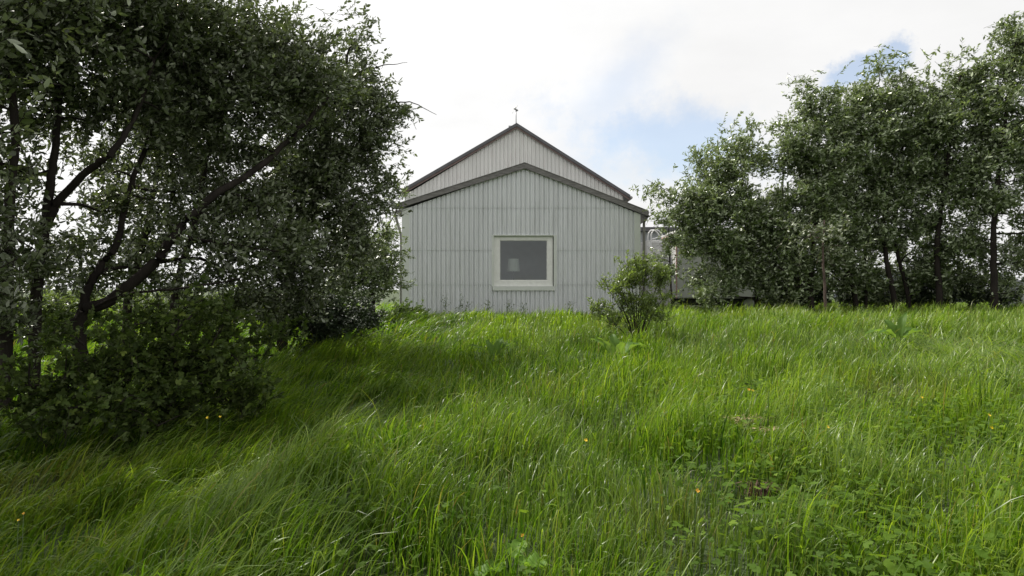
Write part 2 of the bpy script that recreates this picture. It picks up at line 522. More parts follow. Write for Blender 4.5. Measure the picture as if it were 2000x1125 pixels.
def plant(name, label, cat, base, trunks, lobes, mat, bark, seed, group=None, leaf=(0.088, 0.038), lai=2.5, shape=LEAF,
          limbs=(), spray=12, clump=0.23, flip=0.36, wind=0.45, twig=0.42, up=0.25, thin=1.0, shell=0.35, per=15, parts=('trunk', 'crown')):
    """a tree or shrub. trunks: (points, r0, r1). lobes: (px,py,d, rx px, rz px[, ry m[, lai factor]])"""
    rng = np.random.default_rng(seed)
    root = empty(name, base, label, cat, group)
    tr = br = Acc()
    nodes, nrad = [], []
    for pts, r0, r1 in trunks:
        q = smooth_line(pts, 6)
        q = q + rng.normal(0, r0 * 0.10, q.shape) * np.linspace(0, 1, len(q))[:, None] ** 0.5
        rr = np.linspace(r0, r1, len(q))
        rr[0] *= 1.35
        tr.add(*tube(q, rr, 8))
        nodes.append(q[1:]); nrad.append(rr[1:])
    for pts, r0, r1 in limbs:
        q = smooth_line(pts, 6)
        q = q + rng.normal(0, r0 * 0.25, q.shape) * np.linspace(0, 1, len(q))[:, None]
        br.add(*tube(q, np.linspace(r0, r1, len(q)), 6))
        nodes.append(q); nrad.append(np.linspace(r0, r1, len(q)))
    nodes = np.vstack(nodes); nrad = np.concatenate(nrad)
    PV, PA, PN, PL, PW = [], [], [], [], []

    def connect(target, rmax, rend, sag):
        nonlocal nodes, nrad
        d = np.linalg.norm(nodes - target, axis=1)
        pen = np.where(nodes[:, 2] > target[2] + 0.1, 0.8, 0) + np.where(nrad < rend, 0.6, 0)
        i = int(np.argmin(d + pen * d))
        a = nodes[i]
        mid = (a + target) / 2 + np.array([0, 0, sag * d[i]]) + rng.normal(0, 0.07 * d[i], 3)
        q = smooth_line([a, mid, target], max(3, min(6, int(d[i] / 0.15))))
        rr = np.linspace(min(rmax, nrad[i] * 0.8), rend, len(q))
        br.add(*tube(q, rr, 4, cap=False))
        nodes = np.vstack([nodes, q[1:]]); nrad = np.concatenate([nrad, rr[1:]])

    for lb in lobes:
        px, py, d, rxp, rzp = lb[:5]
        c = P(px, py, d)
        rx, rz = rxp / F * d, rzp / F * d
        ry = lb[5] if len(lb) > 5 and lb[5] else (rx + rz) / 2
        lf = lb[6] if len(lb) > 6 else 1.0
        rad = np.array([rx, ry, rz])
        nl = int(lai * lf * math.pi * rx * rz / (leaf[0] * leaf[1] * 0.62 * 0.5))
        ns = max(3, nl // spray)
        na = max(2, ns // per)
        if max(rad) > 0.35:
            connect(c + rng.normal(0, 0.05, 3), 0.030 * max(1, max(rad)), 0.014 * thin, 0.08)
        dirs = nrm(rng.normal(0, 1, (na, 3)))
        rr = (shell + (1 - shell) * rng.random(na) ** 0.6)[:, None]
        anc = c + dirs * rr * rad * (1 + 0.16 * rng.normal(0, 1, (na, 1)) + (rng.random((na, 1)) < 0.10) * rng.uniform(0.15, 0.45, (na, 1)) * (0.3 + np.maximum(dirs[:, 2:3], 0)))
        gz = H(anc[:, 0], anc[:, 1]) + 0.12
        anc[:, 2] = np.maximum(anc[:, 2], gz)
        for a in anc[np.argsort(np.linalg.norm((anc - c) / rad, axis=1))]:
            connect(a, 0.02 * thin, 0.006 * thin, 0.04)
        # sprays round the anchors
        idx = rng.integers(0, na, ns)
        cl = clump * (0.5 + 0.9 * rng.random(na))[idx][:, None]
        end = anc[idx] + rng.normal(0, 1, (ns, 3)) * cl * np.array([1, 1, 0.75])
        outw = nrm((end - c) / rad + 1e-6)
        dr = nrm(outw * 0.55 + np.array([0, 0, up]) + WIND * wind + rng.normal(0, 0.5, (ns, 3)))
        ln = twig * (0.6 + 0.8 * rng.random(ns))
        st = end - dr * ln[:, None]
        # spray twigs
        k = 3
        a3 = np.linspace(0, 2 * np.pi, k, endpoint=False)
        uu = nrm(np.cross(dr, np.array([0.3, 0.2, 0.93]))); vv = np.cross(dr, uu)
        ring = (np.cos(a3)[None, :, None] * uu[:, None, :] + np.sin(a3)[None, :, None] * vv[:, None, :])
        sag = np.zeros((ns, 1, 3)); sag[:, 0, 2] = -0.12 * ln
        V0 = st[:, None, :] + ring * 0.0042 * thin
        V1 = (end)[:, None, :] + ring * 0.0018 * thin
        V = np.concatenate([V0, V1], 1).reshape(-1, 3)
        f0 = np.array([(j, (j + 1) % 3, 3 + (j + 1) % 3, 3 + j) for j in range(3)])
        br.add(V, (f0[None] + (np.arange(ns) * 6)[:, None, None]).reshape(-1, 4))
        # leaves on the sprays
        t = (np.arange(spray) + 0.5)[None, :] / spray
        t = 0.12 + 0.92 * (t + rng.normal(0, 0.03, (ns, spray)))
        pos = st[:, None, :] + dr[:, None, :] * (ln[:, None] * t)[:, :, None]
        ang = np.arange(spray)[None, :] * 2.4 + rng.random((ns, 1)) * 6.28 + rng.normal(0, 0.4, (ns, spray))
        side = np.cos(ang)[:, :, None] * uu[:, None, :] + np.sin(ang)[:, :, None] * vv[:, None, :]
        ax = nrm(dr[:, None, :] * 0.7 + side * 0.8 + WIND * wind * 0.9 + rng.normal(0, 0.25, side.shape))
        nn = nrm(np.array([0, 0, 0.9]) + side * 0.35 + rng.normal(0, 0.55, side.shape))
        fl = np.where(rng.random((ns, spray, 1)) < flip, -1.0, 1.0)
        nn = nn * fl
        m = ns * spray
        PV.append(pos.reshape(m, 3)); PA.append(ax.reshape(m, 3)); PN.append(nn.reshape(m, 3))
        sz = 0.45 + 0.95 * rng.random(m)
        PL.append(leaf[0] * sz); PW.append(leaf[1] * sz * (0.85 + 0.3 * rng.random(m)))
    PV = np.vstack(PV)
    V, Fc, k = leaves(PV, np.vstack(PA), np.vstack(PN), np.concatenate(PL), np.concatenate(PW), shape)
    tint = np.clip(0.5 + 0.2 * rng.normal(0, 1, len(PV)), 0, 1)
    link(parts[0], tr.mesh(parts[0]), bark, root)
    link(parts[1], npmesh(parts[1], V, Fc, False, {'tint': np.repeat(tint, k)}), mat, root)
    return root


# ------------------------------------------------------------------ ground
def build_ground():
    xs = np.concatenate([np.array([-3000, -1500, -700, -300, -150, -80, -50, -35]), np.arange(-26, 26.01, 0.25), np.array([35, 50, 80, 150, 300, 700, 1500, 3000])])
    ys = np.concatenate([np.array([-600, -200, -60, -20, -8]), np.arange(-4, 30.01, 0.25), np.array([33, 37, 42, 48, 55, 64, 75, 90, 105, 120, 135, 180, 260, 400, 800, 1500, 3000])])
    X, Y = np.meshgrid(xs, ys)
    Z = H(X, Y)
    V = np.stack([X, Y, Z], -1).reshape(-1, 3)
    nx = len(xs)
    i = (np.arange(len(ys) - 1)[:, None] * nx + np.arange(nx - 1)[None, :]).ravel()
    Fc = np.stack([i, i + 1, i + nx + 1, i + nx], -1)
    o = link('ground', npmesh('ground', V, Fc, True), M['soil'])
    tag(o, 'grassy ground rising gently to the white building', None, None, 'structure')


build_ground()


# ------------------------------------------------------------------ the building
M['sheet'] = pmat('painted_corrugated_sheet', (0.665, 0.68, 0.69), 0.5, var=0.05, scale=1.2, stretch=(3.0, 1, 0.35), second=(0.54, 0.555, 0.55), secfac=(0.55, 0.85), spec=0.35)
M['sheet_upper'] = pmat('painted_gable_sheet', (0.71, 0.705, 0.685), 0.5, var=0.06, scale=1.5, stretch=(3.0, 1, 0.35), second=(0.58, 0.52, 0.50), secfac=(0.58, 0.8), spec=0.35)
M['flash'] = pmat('painted_flashing', (0.60, 0.625, 0.585), 0.5, var=0.06, scale=3)
M['fascia'] = pmat('weathered_board', (0.165, 0.157, 0.153), 0.85, var=0.3, scale=3, stretch=(1.2, 1, 8), second=(0.26, 0.25, 0.24), secfac=(0.5, 0.75), bump=0.3)
M['roofedge'] = pmat('dark_roof_metal', (0.10, 0.098, 0.105), 0.55, var=0.15, scale=3)
M['underedge'] = pmat('faded_red_edge', (0.22, 0.165, 0.155), 0.8, var=0.25, scale=6)
M['roof'] = pmat('roof_sheet', (0.16, 0.16, 0.165), 0.5, var=0.1, scale=2)
M['white_wood'] = pmat('off_white_frame', (0.76, 0.76, 0.73), 0.5, var=0.06, scale=8)
M['room'] = pmat('room_wall', (0.62, 0.63, 0.61), 0.9, var=0.04)
M['shade'] = pmat('pale_lamp_shade', (0.88, 0.90, 0.86), 0.8, var=0.03)
M['gutter'] = pmat('grey_gutter', (0.24, 0.23, 0.22), 0.5, var=0.1)
M['metal'] = pmat('grey_metal', (0.35, 0.35, 0.36), 0.4, metal=0.5, var=0.1)
M['white_paint'] = pmat('white_paint', (0.74, 0.74, 0.74), 0.4, var=0.05)
M['dark'] = pmat('dark_underside', (0.025, 0.025, 0.025), 0.8, var=0.2)
M['rubber'] = pmat('tyre_rubber', (0.02, 0.02, 0.02), 0.8, var=0.2)


def glassmat():
    m, t = newmat('window_glass')
    L = t.links.new
    out = nd(t, 'ShaderNodeOutputMaterial')
    tr = nd(t, 'ShaderNodeBsdfTransparent')
    tr.inputs[0].default_value = (0.88, 0.92, 0.91, 1)
    gl = nd(t, 'ShaderNodeBsdfGlossy')
    gl.inputs['Roughness'].default_value = 0.02
    gl.inputs[0].default_value = (0.9, 0.95, 0.95, 1)
    fr = nd(t, 'ShaderNodeFresnel')
    fr.inputs[0].default_value = 1.9
    ms = nd(t, 'ShaderNodeMixShader')
    L(fr.outputs[0], ms.inputs[0]); L(tr.outputs[0], ms.inputs[1]); L(gl.outputs[0], ms.inputs[2])
    L(ms.outputs[0], out.inputs[0])
    return m


M['glass'] = glassmat()


def corrugated(name, x0, x1, yf, zb, ztop, pitch, depth, courses, hole=None, gro=0.26):
    """trapezoid-ribbed wall facing -y; ztop(x); upper courses lap 4 mm over the lower ones"""
    st = []
    n = int(round((x1 - x0) / pitch))
    pitch = (x1 - x0) / n
    for i in range(n):
        a = x0 + i * pitch
        st += [(a, 0.0), (a + pitch * 0.20, 0.0), (a + pitch * 0.29, depth * 0.3), (a + pitch * 0.38, 0.0), (a + pitch * (1 - gro - 0.16), 0.0), (a + pitch * (1 - gro), depth), (a + pitch * 0.92, depth)]
    st.append((x1, 0.0))
    if hole:
        st += [(hole[0], None), (hole[1], None)]
        st.sort(key=lambda s: s[0])
        xs = [s for s in st if s[1] is not None]
        st = [(s[0], s[1] if s[1] is not None else float(np.interp(s[0], [q[0] for q in xs], [q[1] for q in xs]))) for s in st]
    V, Fc = [], []

    def quad(a, b, za0, za1, zb0, zb1, lap):
        if za1 - za0 < 1e-4 and zb1 - zb0 < 1e-4:
            return
        i = len(V)
        # the foot of each sheet flares a few millimetres to lap over the one below
        V.extend([(a[0], yf + a[1] - lap, za0), (b[0], yf + b[1] - lap, zb0), (b[0], yf + b[1], zb1), (a[0], yf + a[1], za1)])
        Fc.append((i, i + 1, i + 2, i + 3))
    lv = [zb] + list(courses) + [99.0]
    for i in range(len(st) - 1):
        a, b = st[i], st[i + 1]
        ta, tb = ztop(a[0]), ztop(b[0])
        mid = (a[0] + b[0]) / 2
        spans = [(zb, 99.0)]
        if hole and hole[0] < mid < hole[1]:
            spans = [(zb, hole[2]), (hole[3], 99.0)]
        for s0, s1 in spans:
            for k in range(len(lv) - 1):
                z0, z1 = max(lv[k], s0), min(lv[k + 1], s1)
                if z1 <= z0:
                    continue
                quad(a, b, min(z0, ta), min(z1, ta), min(z0, tb), min(z1, tb), 0.013 if (k > 0 and z0 == lv[k]) else 0.0)
    return npmesh(name, np.array(V), np.array(Fc))


def sheet_line(pts_x, pts_z):
    return lambda x: float(np.interp(x, pts_x, pts_z))


def build_building():
    YF, YR = 21.9, 26.3
    k = YF / F
    X = lambda px: (px - 1000) * k
    Z = lambda py: EYE + (562.5 - py) * k
    kr = YR / F
    XR = lambda px: (px - 1000) * kr
    ZR = lambda py: EYE + (562.5 - py) * kr
    root = empty('corrugated_building', (X(1018), YF, 0.6), 'pale grey corrugated metal building with a low front gable before a taller gable', 'building')
    zb = 0.25
    xl, xr, xa = X(785), X(1251), X(1025)
    zt = sheet_line([xl - 1, xa, xr + 1], [Z(411) - 0.335, Z(326), Z(420) - 0.39])
    # extension : front wall
    wx0, wx1, wz0, wz1 = X(964.5), X(1081.5), Z(559), Z(459.5)
    me = corrugated('front_wall', xl + 0.235, xr - 0.2, YF, zb, zt, 0.15, 0.05, [Z(556), Z(489), Z(406)], (wx0, wx1, wz0, wz1))
    link('front_wall', me, M['sheet'], root)
    # corner flashings and side walls
    bm = bmesh.new()
    prism(bm, [(xr - 0.2, zb), (xr, zb), (xr, zt(xr)), (xr - 0.2, zt(xr - 0.2))], YF - 0.012, YF + 0.05)
    link('corner_flashing', bm_mesh(bm, 'corner_flashing'), M['flash'], root)
    bm = bmesh.new()
    prism(bm, [(xl, zb), (xl + 0.235, zb), (xl + 0.235, zt(xl + 0.235)), (xl, zt(xl))], YF - 0.012, YF + 0.05)
    link('corner_flashing', bm_mesh(bm, 'corner_flashing'), M['flash'], root)
    for s, xx in ((0, xl), (1, xr)):
        n = 29
        ys = np.linspace(YF + 0.05, YR, n * 2 + 1)
        off = np.array([0.03 if i % 2 else 0.0 for i in range(len(ys))])
        xs = xx + 0.012 + off if s == 0 else xx - 0.012 - off
        V = np.concatenate([np.stack([xs, ys, np.full_like(ys, zb)], -1), np.stack([xs, ys, np.full_like(ys, zt(xx) + 0.02)], -1)])
        m = len(ys)
        i = np.arange(m - 1)
        link('side_wall', npmesh('side_wall', V, np.stack([i, i + 1, i + m + 1, i + m], -1)), M['sheet'], root)
    # fascia boards of the front gable (two boards)
    for sgn in (0, 1):
        bm = bmesh.new()
        if sgn == 0:
            pts = [(X(773), Z(409.5)), (xa, Z(329.5)), (xa, Z(319)), (X(773), Z(400))]
        else:
            pts = [(xa, Z(329.5)), (X(1266), Z(423)), (X(1266), Z(413)), (xa, Z(319))]
        prism(bm, pts, YF - 0.09, YF - 0.055)
        # edge strip on top
        p2 = [(p[0], p[1]) for p in pts]
        strip = [(p2[3][0], p2[3][1]), (p2[2][0], p2[2][1]), (p2[2][0], p2[2][1] + 0.018), (p2[3][0], p2[3][1] + 0.018)]
        prism(bm, strip, YF - 0.105, YF - 0.02)
        link('fascia_board', bm_mesh(bm, 'fascia_board'), M['fascia'], root)
        # soffit filler behind the board
    # roof of the extension, two slopes
    for sgn in (0, 1):
        bm = bmesh.new()
        if sgn == 0:
            pts = [(X(772), Z(405)), (xa, Z(326)), (xa, Z(320.5)), (X(772), Z(400.5))]
        else:
            pts = [(xa, Z(326)), (X(1267), Z(418)), (X(1267), Z(413.5)), (xa, Z(320.5))]
        prism(bm, pts, YF - 0.054, YR + 0.1)
        link('roof', bm_mesh(bm, 'roof'), M['roof'], root)
    # gutters and downpipes
    for sgn, gx, gz in ((0, X(773) - 0.05, Z(411)), (1, X(1266) + 0.05, Z(420))):
        g = Acc()
        a = np.linspace(np.pi, 2 * np.pi, 8)
        yy = np.array([YF - 0.1, YR])
        prof = np.stack([gx + 0.07 * np.cos(a), gz + 0.02 + 0.07 * np.sin(a)], -1)
        prof = np.vstack([prof, np.stack([gx + 0.062 * np.cos(a[::-1]), gz + 0.025 + 0.06 * np.sin(a[::-1])], -1)])
        n = len(prof)
        V = np.concatenate([np.stack([prof[:, 0], np.full(n, y), prof[:, 1]], -1) for y in yy])
        i = np.arange(n)
        g.add(V, np.stack([i, (i + 1) % n, n + (i + 1) % n, n + i], -1))
        go = link('gutter', g.mesh('gutter', False), M['gutter'], root)
        g = Acc()
        if sgn == 0:
            wx = xl - 0.05
            line = [(gx, YF + 0.12, gz - 0.03), (gx + 0.01, YF + 0.12, gz - 0.15), (wx - 0.02, YF + 0.16, gz - 0.72), (wx, YF + 0.16, gz - 0.95), (wx, YF + 0.16, zb)]
        else:
            wx = xr + 0.13
            line = [(gx - 0.05, YF + 0.1, gz - 0.03), (wx, YF + 0.1, gz - 0.22), (wx, YF + 0.1, gz - 0.5), (wx, YF + 0.1, zb)]
        g.add(*tube(np.array(line), 0.045, 8))
        link('downpipe', g.mesh('downpipe'), M['gutter'], root)
    # bracket box under the right hand eave
    bm = bmesh.new()
    prism(bm, [(xr + 0.004, Z(438)), (xr + 0.2, Z(428)), (xr + 0.2, Z(424)), (xr + 0.004, Z(419))], YF - 0.03, YF + 0.3)
    link('eave_bracket', bm_mesh(bm, 'eave_bracket'), M['fascia'], root)
    bm = bmesh.new()
    prism(bm, [(xl - 0.004, Z(424)), (xl - 0.15, Z(413)), (xl - 0.15, Z(411)), (xl - 0.004, Z(409))], YF - 0.03, YF + 0.3)
    link('eave_bracket', bm_mesh(bm, 'eave_bracket'), M['fascia'], root)
    # low plinth box by the left corner
    bm = bmesh.new()
    box(bm, X(777) - 0.1, xl - 0.09, YF + 0.9, YF + 1.7, 0.2, Z(541), 0.01)
    link('porch_block', bm_mesh(bm, 'porch_block'), M['flash'], root)

    # window : lining, frame, glass, sill
    win = link('window', None or bpy.data.meshes.new('window'), None, root)
    bm = bmesh.new()
    fy0, fy1 = YF + 0.055, YF + 0.11
    gx0, gx1, gz0, gz1 = X(975.6), X(1069.3), Z(548), Z(468.5)
    box(bm, wx0 + 0.001, gx0, fy0, fy1, wz0 + 0.002, wz1 - 0.02)
    box(bm, gx1, wx1 - 0.03, fy0, fy1, wz0 + 0.002, wz1 - 0.02)
    box(bm, gx0 + 0.0005, gx1 - 0.0005, fy0 + 0.002, fy1, wz0 + 0.002, gz0)
    box(bm, gx0 + 0.0005, gx1 - 0.0005, fy0 + 0.002, fy1, gz1, wz1 - 0.02)
    # thin inner beads
    for b in ((gx0, gx0 + 0.022, gz0, gz1), (gx1 - 0.022, gx1, gz0, gz1), (gx0 + 0.022, gx1 - 0.022, gz0, gz0 + 0.022), (gx0 + 0.022, gx1 - 0.022, gz1 - 0.022, gz1)):
        box(bm, b[0], b[1], fy0 + 0.018, fy1 - 0.01, b[2], b[3])
    me = bm_mesh(bm, 'window_frame')
    win.data = me
    me.materials.append(M['white_wood'])
    # flashing around the opening (side strips proud of the ribs, lip above)
    bm = bmesh.new()
    box(bm, X(960.6), wx0, YF - 0.014, fy1, wz0, wz1 + 0.012)
    box(bm, wx1, X(1087.5), YF - 0.014, fy1, wz0, wz1 + 0.012)
    box(bm, wx0 + 0.001, wx1 - 0.001, YF - 0.03, fy1, wz1 - 0.014, wz1 + 0.014)
    box(bm, wx0 + 0.001, wx1 - 0.001, fy0 - 0.002, fy1, wz1 - 0.06, wz1 - 0.0145)
    o = link('window_trim', bm_mesh(bm, 'window_trim'), M['flash'], win)
    bm = bmesh.new()
    box(bm, X(962), X(1083.5), YF - 0.035, fy1, Z(567.5), wz0 - 0.001, 0.004)
    link('sill', bm_mesh(bm, 'sill'), M['flash'], win)
    V = np.array([(gx0, fy0 + 0.035, gz0), (gx1, fy0 + 0.035, gz0), (gx1, fy0 + 0.035, gz1), (gx0, fy0 + 0.035, gz1)])
    link('pane', npmesh('pane', V, np.array([(0, 1, 2, 3)])), M['glass'], win)
    # the room behind
    bm = bmesh.new()
    ry0, ry1 = fy1 + 0.004, YR - 0.5
    rx0, rx1, rz0, rz1 = X(900), X(1150), 0.75, Z(440)
    ox0, ox1, oz0, oz1 = wx0, wx1, wz0, wz1
    def q(*c):
        bm.faces.new([bm.verts.new(p) for p in c])
    q((rx0, ry1, rz0), (rx1, ry1, rz0), (rx1, ry1, rz1), (rx0, ry1, rz1))
    q((rx0, ry0, rz0), (rx1, ry0, rz0), (rx1, ry1, rz0), (rx0, ry1, rz0))
    q((rx0, ry0, rz1), (rx0, ry1, rz1), (rx1, ry1, rz1), (rx1, ry0, rz1))
    q((rx0, ry0, rz0), (rx0, ry1, rz0), (rx0, ry1, rz1), (rx0, ry0, rz1))
    q((rx1, ry0, rz0), (rx1, ry0, rz1), (rx1, ry1, rz1), (rx1, ry1, rz0))
    q((rx0, ry0, rz0), (ox0, ry0, rz0), (ox0, ry0, rz1), (rx0, ry0, rz1))
    q((ox1, ry0, rz0), (rx1, ry0, rz0), (rx1, ry0, rz1), (ox1, ry0, rz1))
    q((ox0, ry0, rz0), (ox1, ry0, rz0), (ox1, ry0, oz0), (ox0, ry0, oz0))
    q((ox0, ry0, oz1), (ox1, ry0, oz1), (ox1, ry0, rz1), (ox0, ry0, rz1))
    me = bpy.data.meshes.new('room_lining')
    bm.to_mesh(me); bm.free()
    link('room_lining', me, M['room'], root)

    # ---- taller rear block
    rl, rr_, ra = XR(793), XR(1217), XR(1009)
    ztr = sheet_line([rl - 1, ra, rr_ + 1], [ZR(377) - 0.66, ZR(250), ZR(382) - 0.66])
    me = corrugated('upper_gable_wall', rl, rr_, YR, 3.2, ztr, 0.152, 0.042, [], None, gro=0.2)
    link('upper_gable_wall', me, M['sheet_upper'], root)
    bm = bmesh.new()
    YB = 39.0
    prism(bm, [(rl + 0.02, 0.2), (rl + 0.06, 0.2), (rl + 0.06, ztr(rl)), (rl + 0.02, ztr(rl))], YR + 0.05, YB)
    prism(bm, [(rr_ - 0.06, 0.2), (rr_ - 0.02, 0.2), (rr_ - 0.02, ztr(rr_)), (rr_ - 0.06, ztr(rr_))], YR + 0.05, YB)
    prism(bm, [(rl + 0.07, 0.2), (rr_ - 0.07, 0.2), (rr_ - 0.07, ztr(rr_) - 0.05), (ra, ztr(ra) - 0.06), (rl + 0.07, ztr(rl) - 0.05)], YB - 0.1, YB - 0.05)
    link('rear_wall', bm_mesh(bm, 'rear_wall'), M['sheet_upper'], root)
    for sgn in (0, 1):
        bm = bmesh.new()
        if sgn == 0:
            a, b = (XR(786), ZR(377)), (ra, ZR(248))
        else:
            a, b = (ra, ZR(248)), (XR(1230), ZR(388))
        dz = 0.125
        prism(bm, [a, b, (b[0], b[1] + dz), (a[0], a[1] + dz)], YR - 0.16, YB + 0.1)
        link('roof', bm_mesh(bm, 'roof'), M['roofedge'], root)
        bm = bmesh.new()
        prism(bm, [(a[0], a[1] - 0.075), (b[0], b[1] - 0.075), (b[0], b[1] - 0.002), (a[0], a[1] - 0.002)], YR - 0.10, YR - 0.06)
        link('barge_strip', bm_mesh(bm, 'barge_strip'), M['underedge'], root)
    for gx, gz in ((XR(786) - 0.03, ZR(377)), (XR(1230) + 0.03, ZR(387))):
        g = Acc()
        g.add(*tube(np.array([(gx, YR - 0.16, gz), (gx, YR + 4, gz), (gx, YB, gz)]), 0.06, 8))
        link('gutter', g.mesh('gutter'), M['gutter'], root)
    # small roof vent left of the ridge, set back
    bm = bmesh.new()
    vy = 28.2
    vx = (998.5 - 1000) / F * vy
    box(bm, vx - 0.11, vx + 0.11, vy - 0.12, vy + 0.12, ZR(254), EYE + (562.5 - 246.5) / F * vy, 0.01)
    link('roof_vent', bm_mesh(bm, 'roof_vent'), M['metal'], root)

    # propeller spinner on the ridge
    sx, sy = XR(1008), YR - 0.02
    zr0 = ZR(248) + 0.05
    sp = empty('wind_spinner', (sx, sy, zr0), 'small pale propeller spinner on a thin pole at the gable peak', 'wind spinner')
    g = Acc(); g.add(*tube(np.array([(sx, sy, zr0), (sx, sy, ZR(216))]), 0.017, 8))
    link('pole', g.mesh('pole'), M['metal'], sp)
    hx, hz = sx + 0.01, ZR(216)
    g = Acc()
    g.add(*tube(np.array([(hx + 0.06, sy + 0.03, hz), (hx + 0.03, sy, hz + 0.004), (hx - 0.06, sy - 0.05, hz + 0.05), (hx - 0.10, sy - 0.07, hz + 0.06)]), [0.02, 0.042, 0.035, 0.012], 8))
    link('hub', g.mesh('hub'), M['metal'], sp)
    c = np.array([hx - 0.085, sy - 0.06, hz + 0.055])
    axis = nrm(np.array([-0.80, -0.45, 0.35]))
    u = nrm(np.cross(axis, [0, 1, 0.2])); v = np.cross(axis, u)
    for q_ in range(3):
        a = q_ * 2 * math.pi / 3 + 0.35
        d = math.cos(a) * u + math.sin(a) * v
        w = np.cross(axis, d)
        V = []
        for t, wd in ((0.02, 0.03), (0.08, 0.075), (0.15, 0.07), (0.20, 0.03)):
            for s in (-1, 1):
                for o_ in (-0.003, 0.003):
                    V.append(c + d * t + w * s * wd * 0.5 + axis * (o_ + s * 0.012))
        Fc = []
        for i in range(3):
            b = i * 4
            for (p, r) in ((0, 1), (1, 3), (3, 2), (2, 0)):
                Fc.append((b + p, b + r, b + 4 + r, b + 4 + p))
        Fc.append((0, 2, 3, 1)); Fc.append((12, 13, 15, 14))
        link('blade', npmesh('blade', np.array(V), np.array(Fc)), M['white_paint'], sp)

    # floor lamp inside the window
    ly = 22.27
    lx = (1003 - 1000) / F * ly
    zt_, zb_ = EYE + (562.5 - 505.5) / F * ly, EYE + (562.5 - 530) / F * ly
    lp = empty('floor_lamp', (lx, ly, 0.76), 'floor lamp with a pale drum shade standing behind the window pane', 'lamp')
    g = Acc()
    g.add(*tube(np.array([(lx, ly, zb_), (lx, ly, zt_)]), [0.215, 0.175], 24, cap=False))
    link('lamp_shade', g.mesh('lamp_shade'), M['shade'], lp)
    g = Acc(); g.add(*tube(np.array([(lx, ly, 0.78), (lx, ly, zt_ - 0.05)]), 0.012, 8))
    link('pole', g.mesh('pole'), M['metal'], lp)
    g = Acc(); g.add(*tube(np.array([(lx, ly, 0.752), (lx, ly, 0.775), (lx, ly, 0.785)]), [0.14, 0.14, 0.03], 20))
    link('base', g.mesh('base'), M['metal'], lp)


build_building()


# ------------------------------------------------------------------ things beyond the right hand corner
M['caravan'] = pmat('aged_white_panel', (0.56, 0.56, 0.55), 0.45, var=0.06, scale=2)
M['trimgrey'] = pmat('grey_trim', (0.10, 0.10, 0.11), 0.5, var=0.1)
M['redtrim'] = pmat('faded_pink_edging', (0.50, 0.30, 0.28), 0.6, var=0.15)
M['boards'] = pmat('grey_boards', (0.33, 0.34, 0.36), 0.8, var=0.15, scale=5)
M['carpaint'] = pmat('dark_blue_car_paint', (0.035, 0.042, 0.06), 0.25, var=0.05, spec=0.6)
M['carglass'] = pmat('car_glass', (0.16, 0.22, 0.22), 0.06, var=0.05, spec=0.9)


def wheel(parent, x, y, z, r, wdt):
    g = Acc()
    g.add(*tube(np.array([(x, y - wdt / 2, z), (x, y - wdt * 0.4, z), (x, y + wdt * 0.4, z), (x, y + wdt / 2, z)]), [r * 0.9, r, r, r * 0.9], 24))
    w = link('wheel', g.mesh('wheel'), M['rubber'], parent)
    g = Acc()
    g.add(*tube(np.array([(x, y - wdt / 2 - 0.015, z), (x, y - wdt / 2 - 0.004, z)]), [r * 0.55, r * 0.62], 20))
    link('rim', g.mesh('rim'), M['metal'], w)


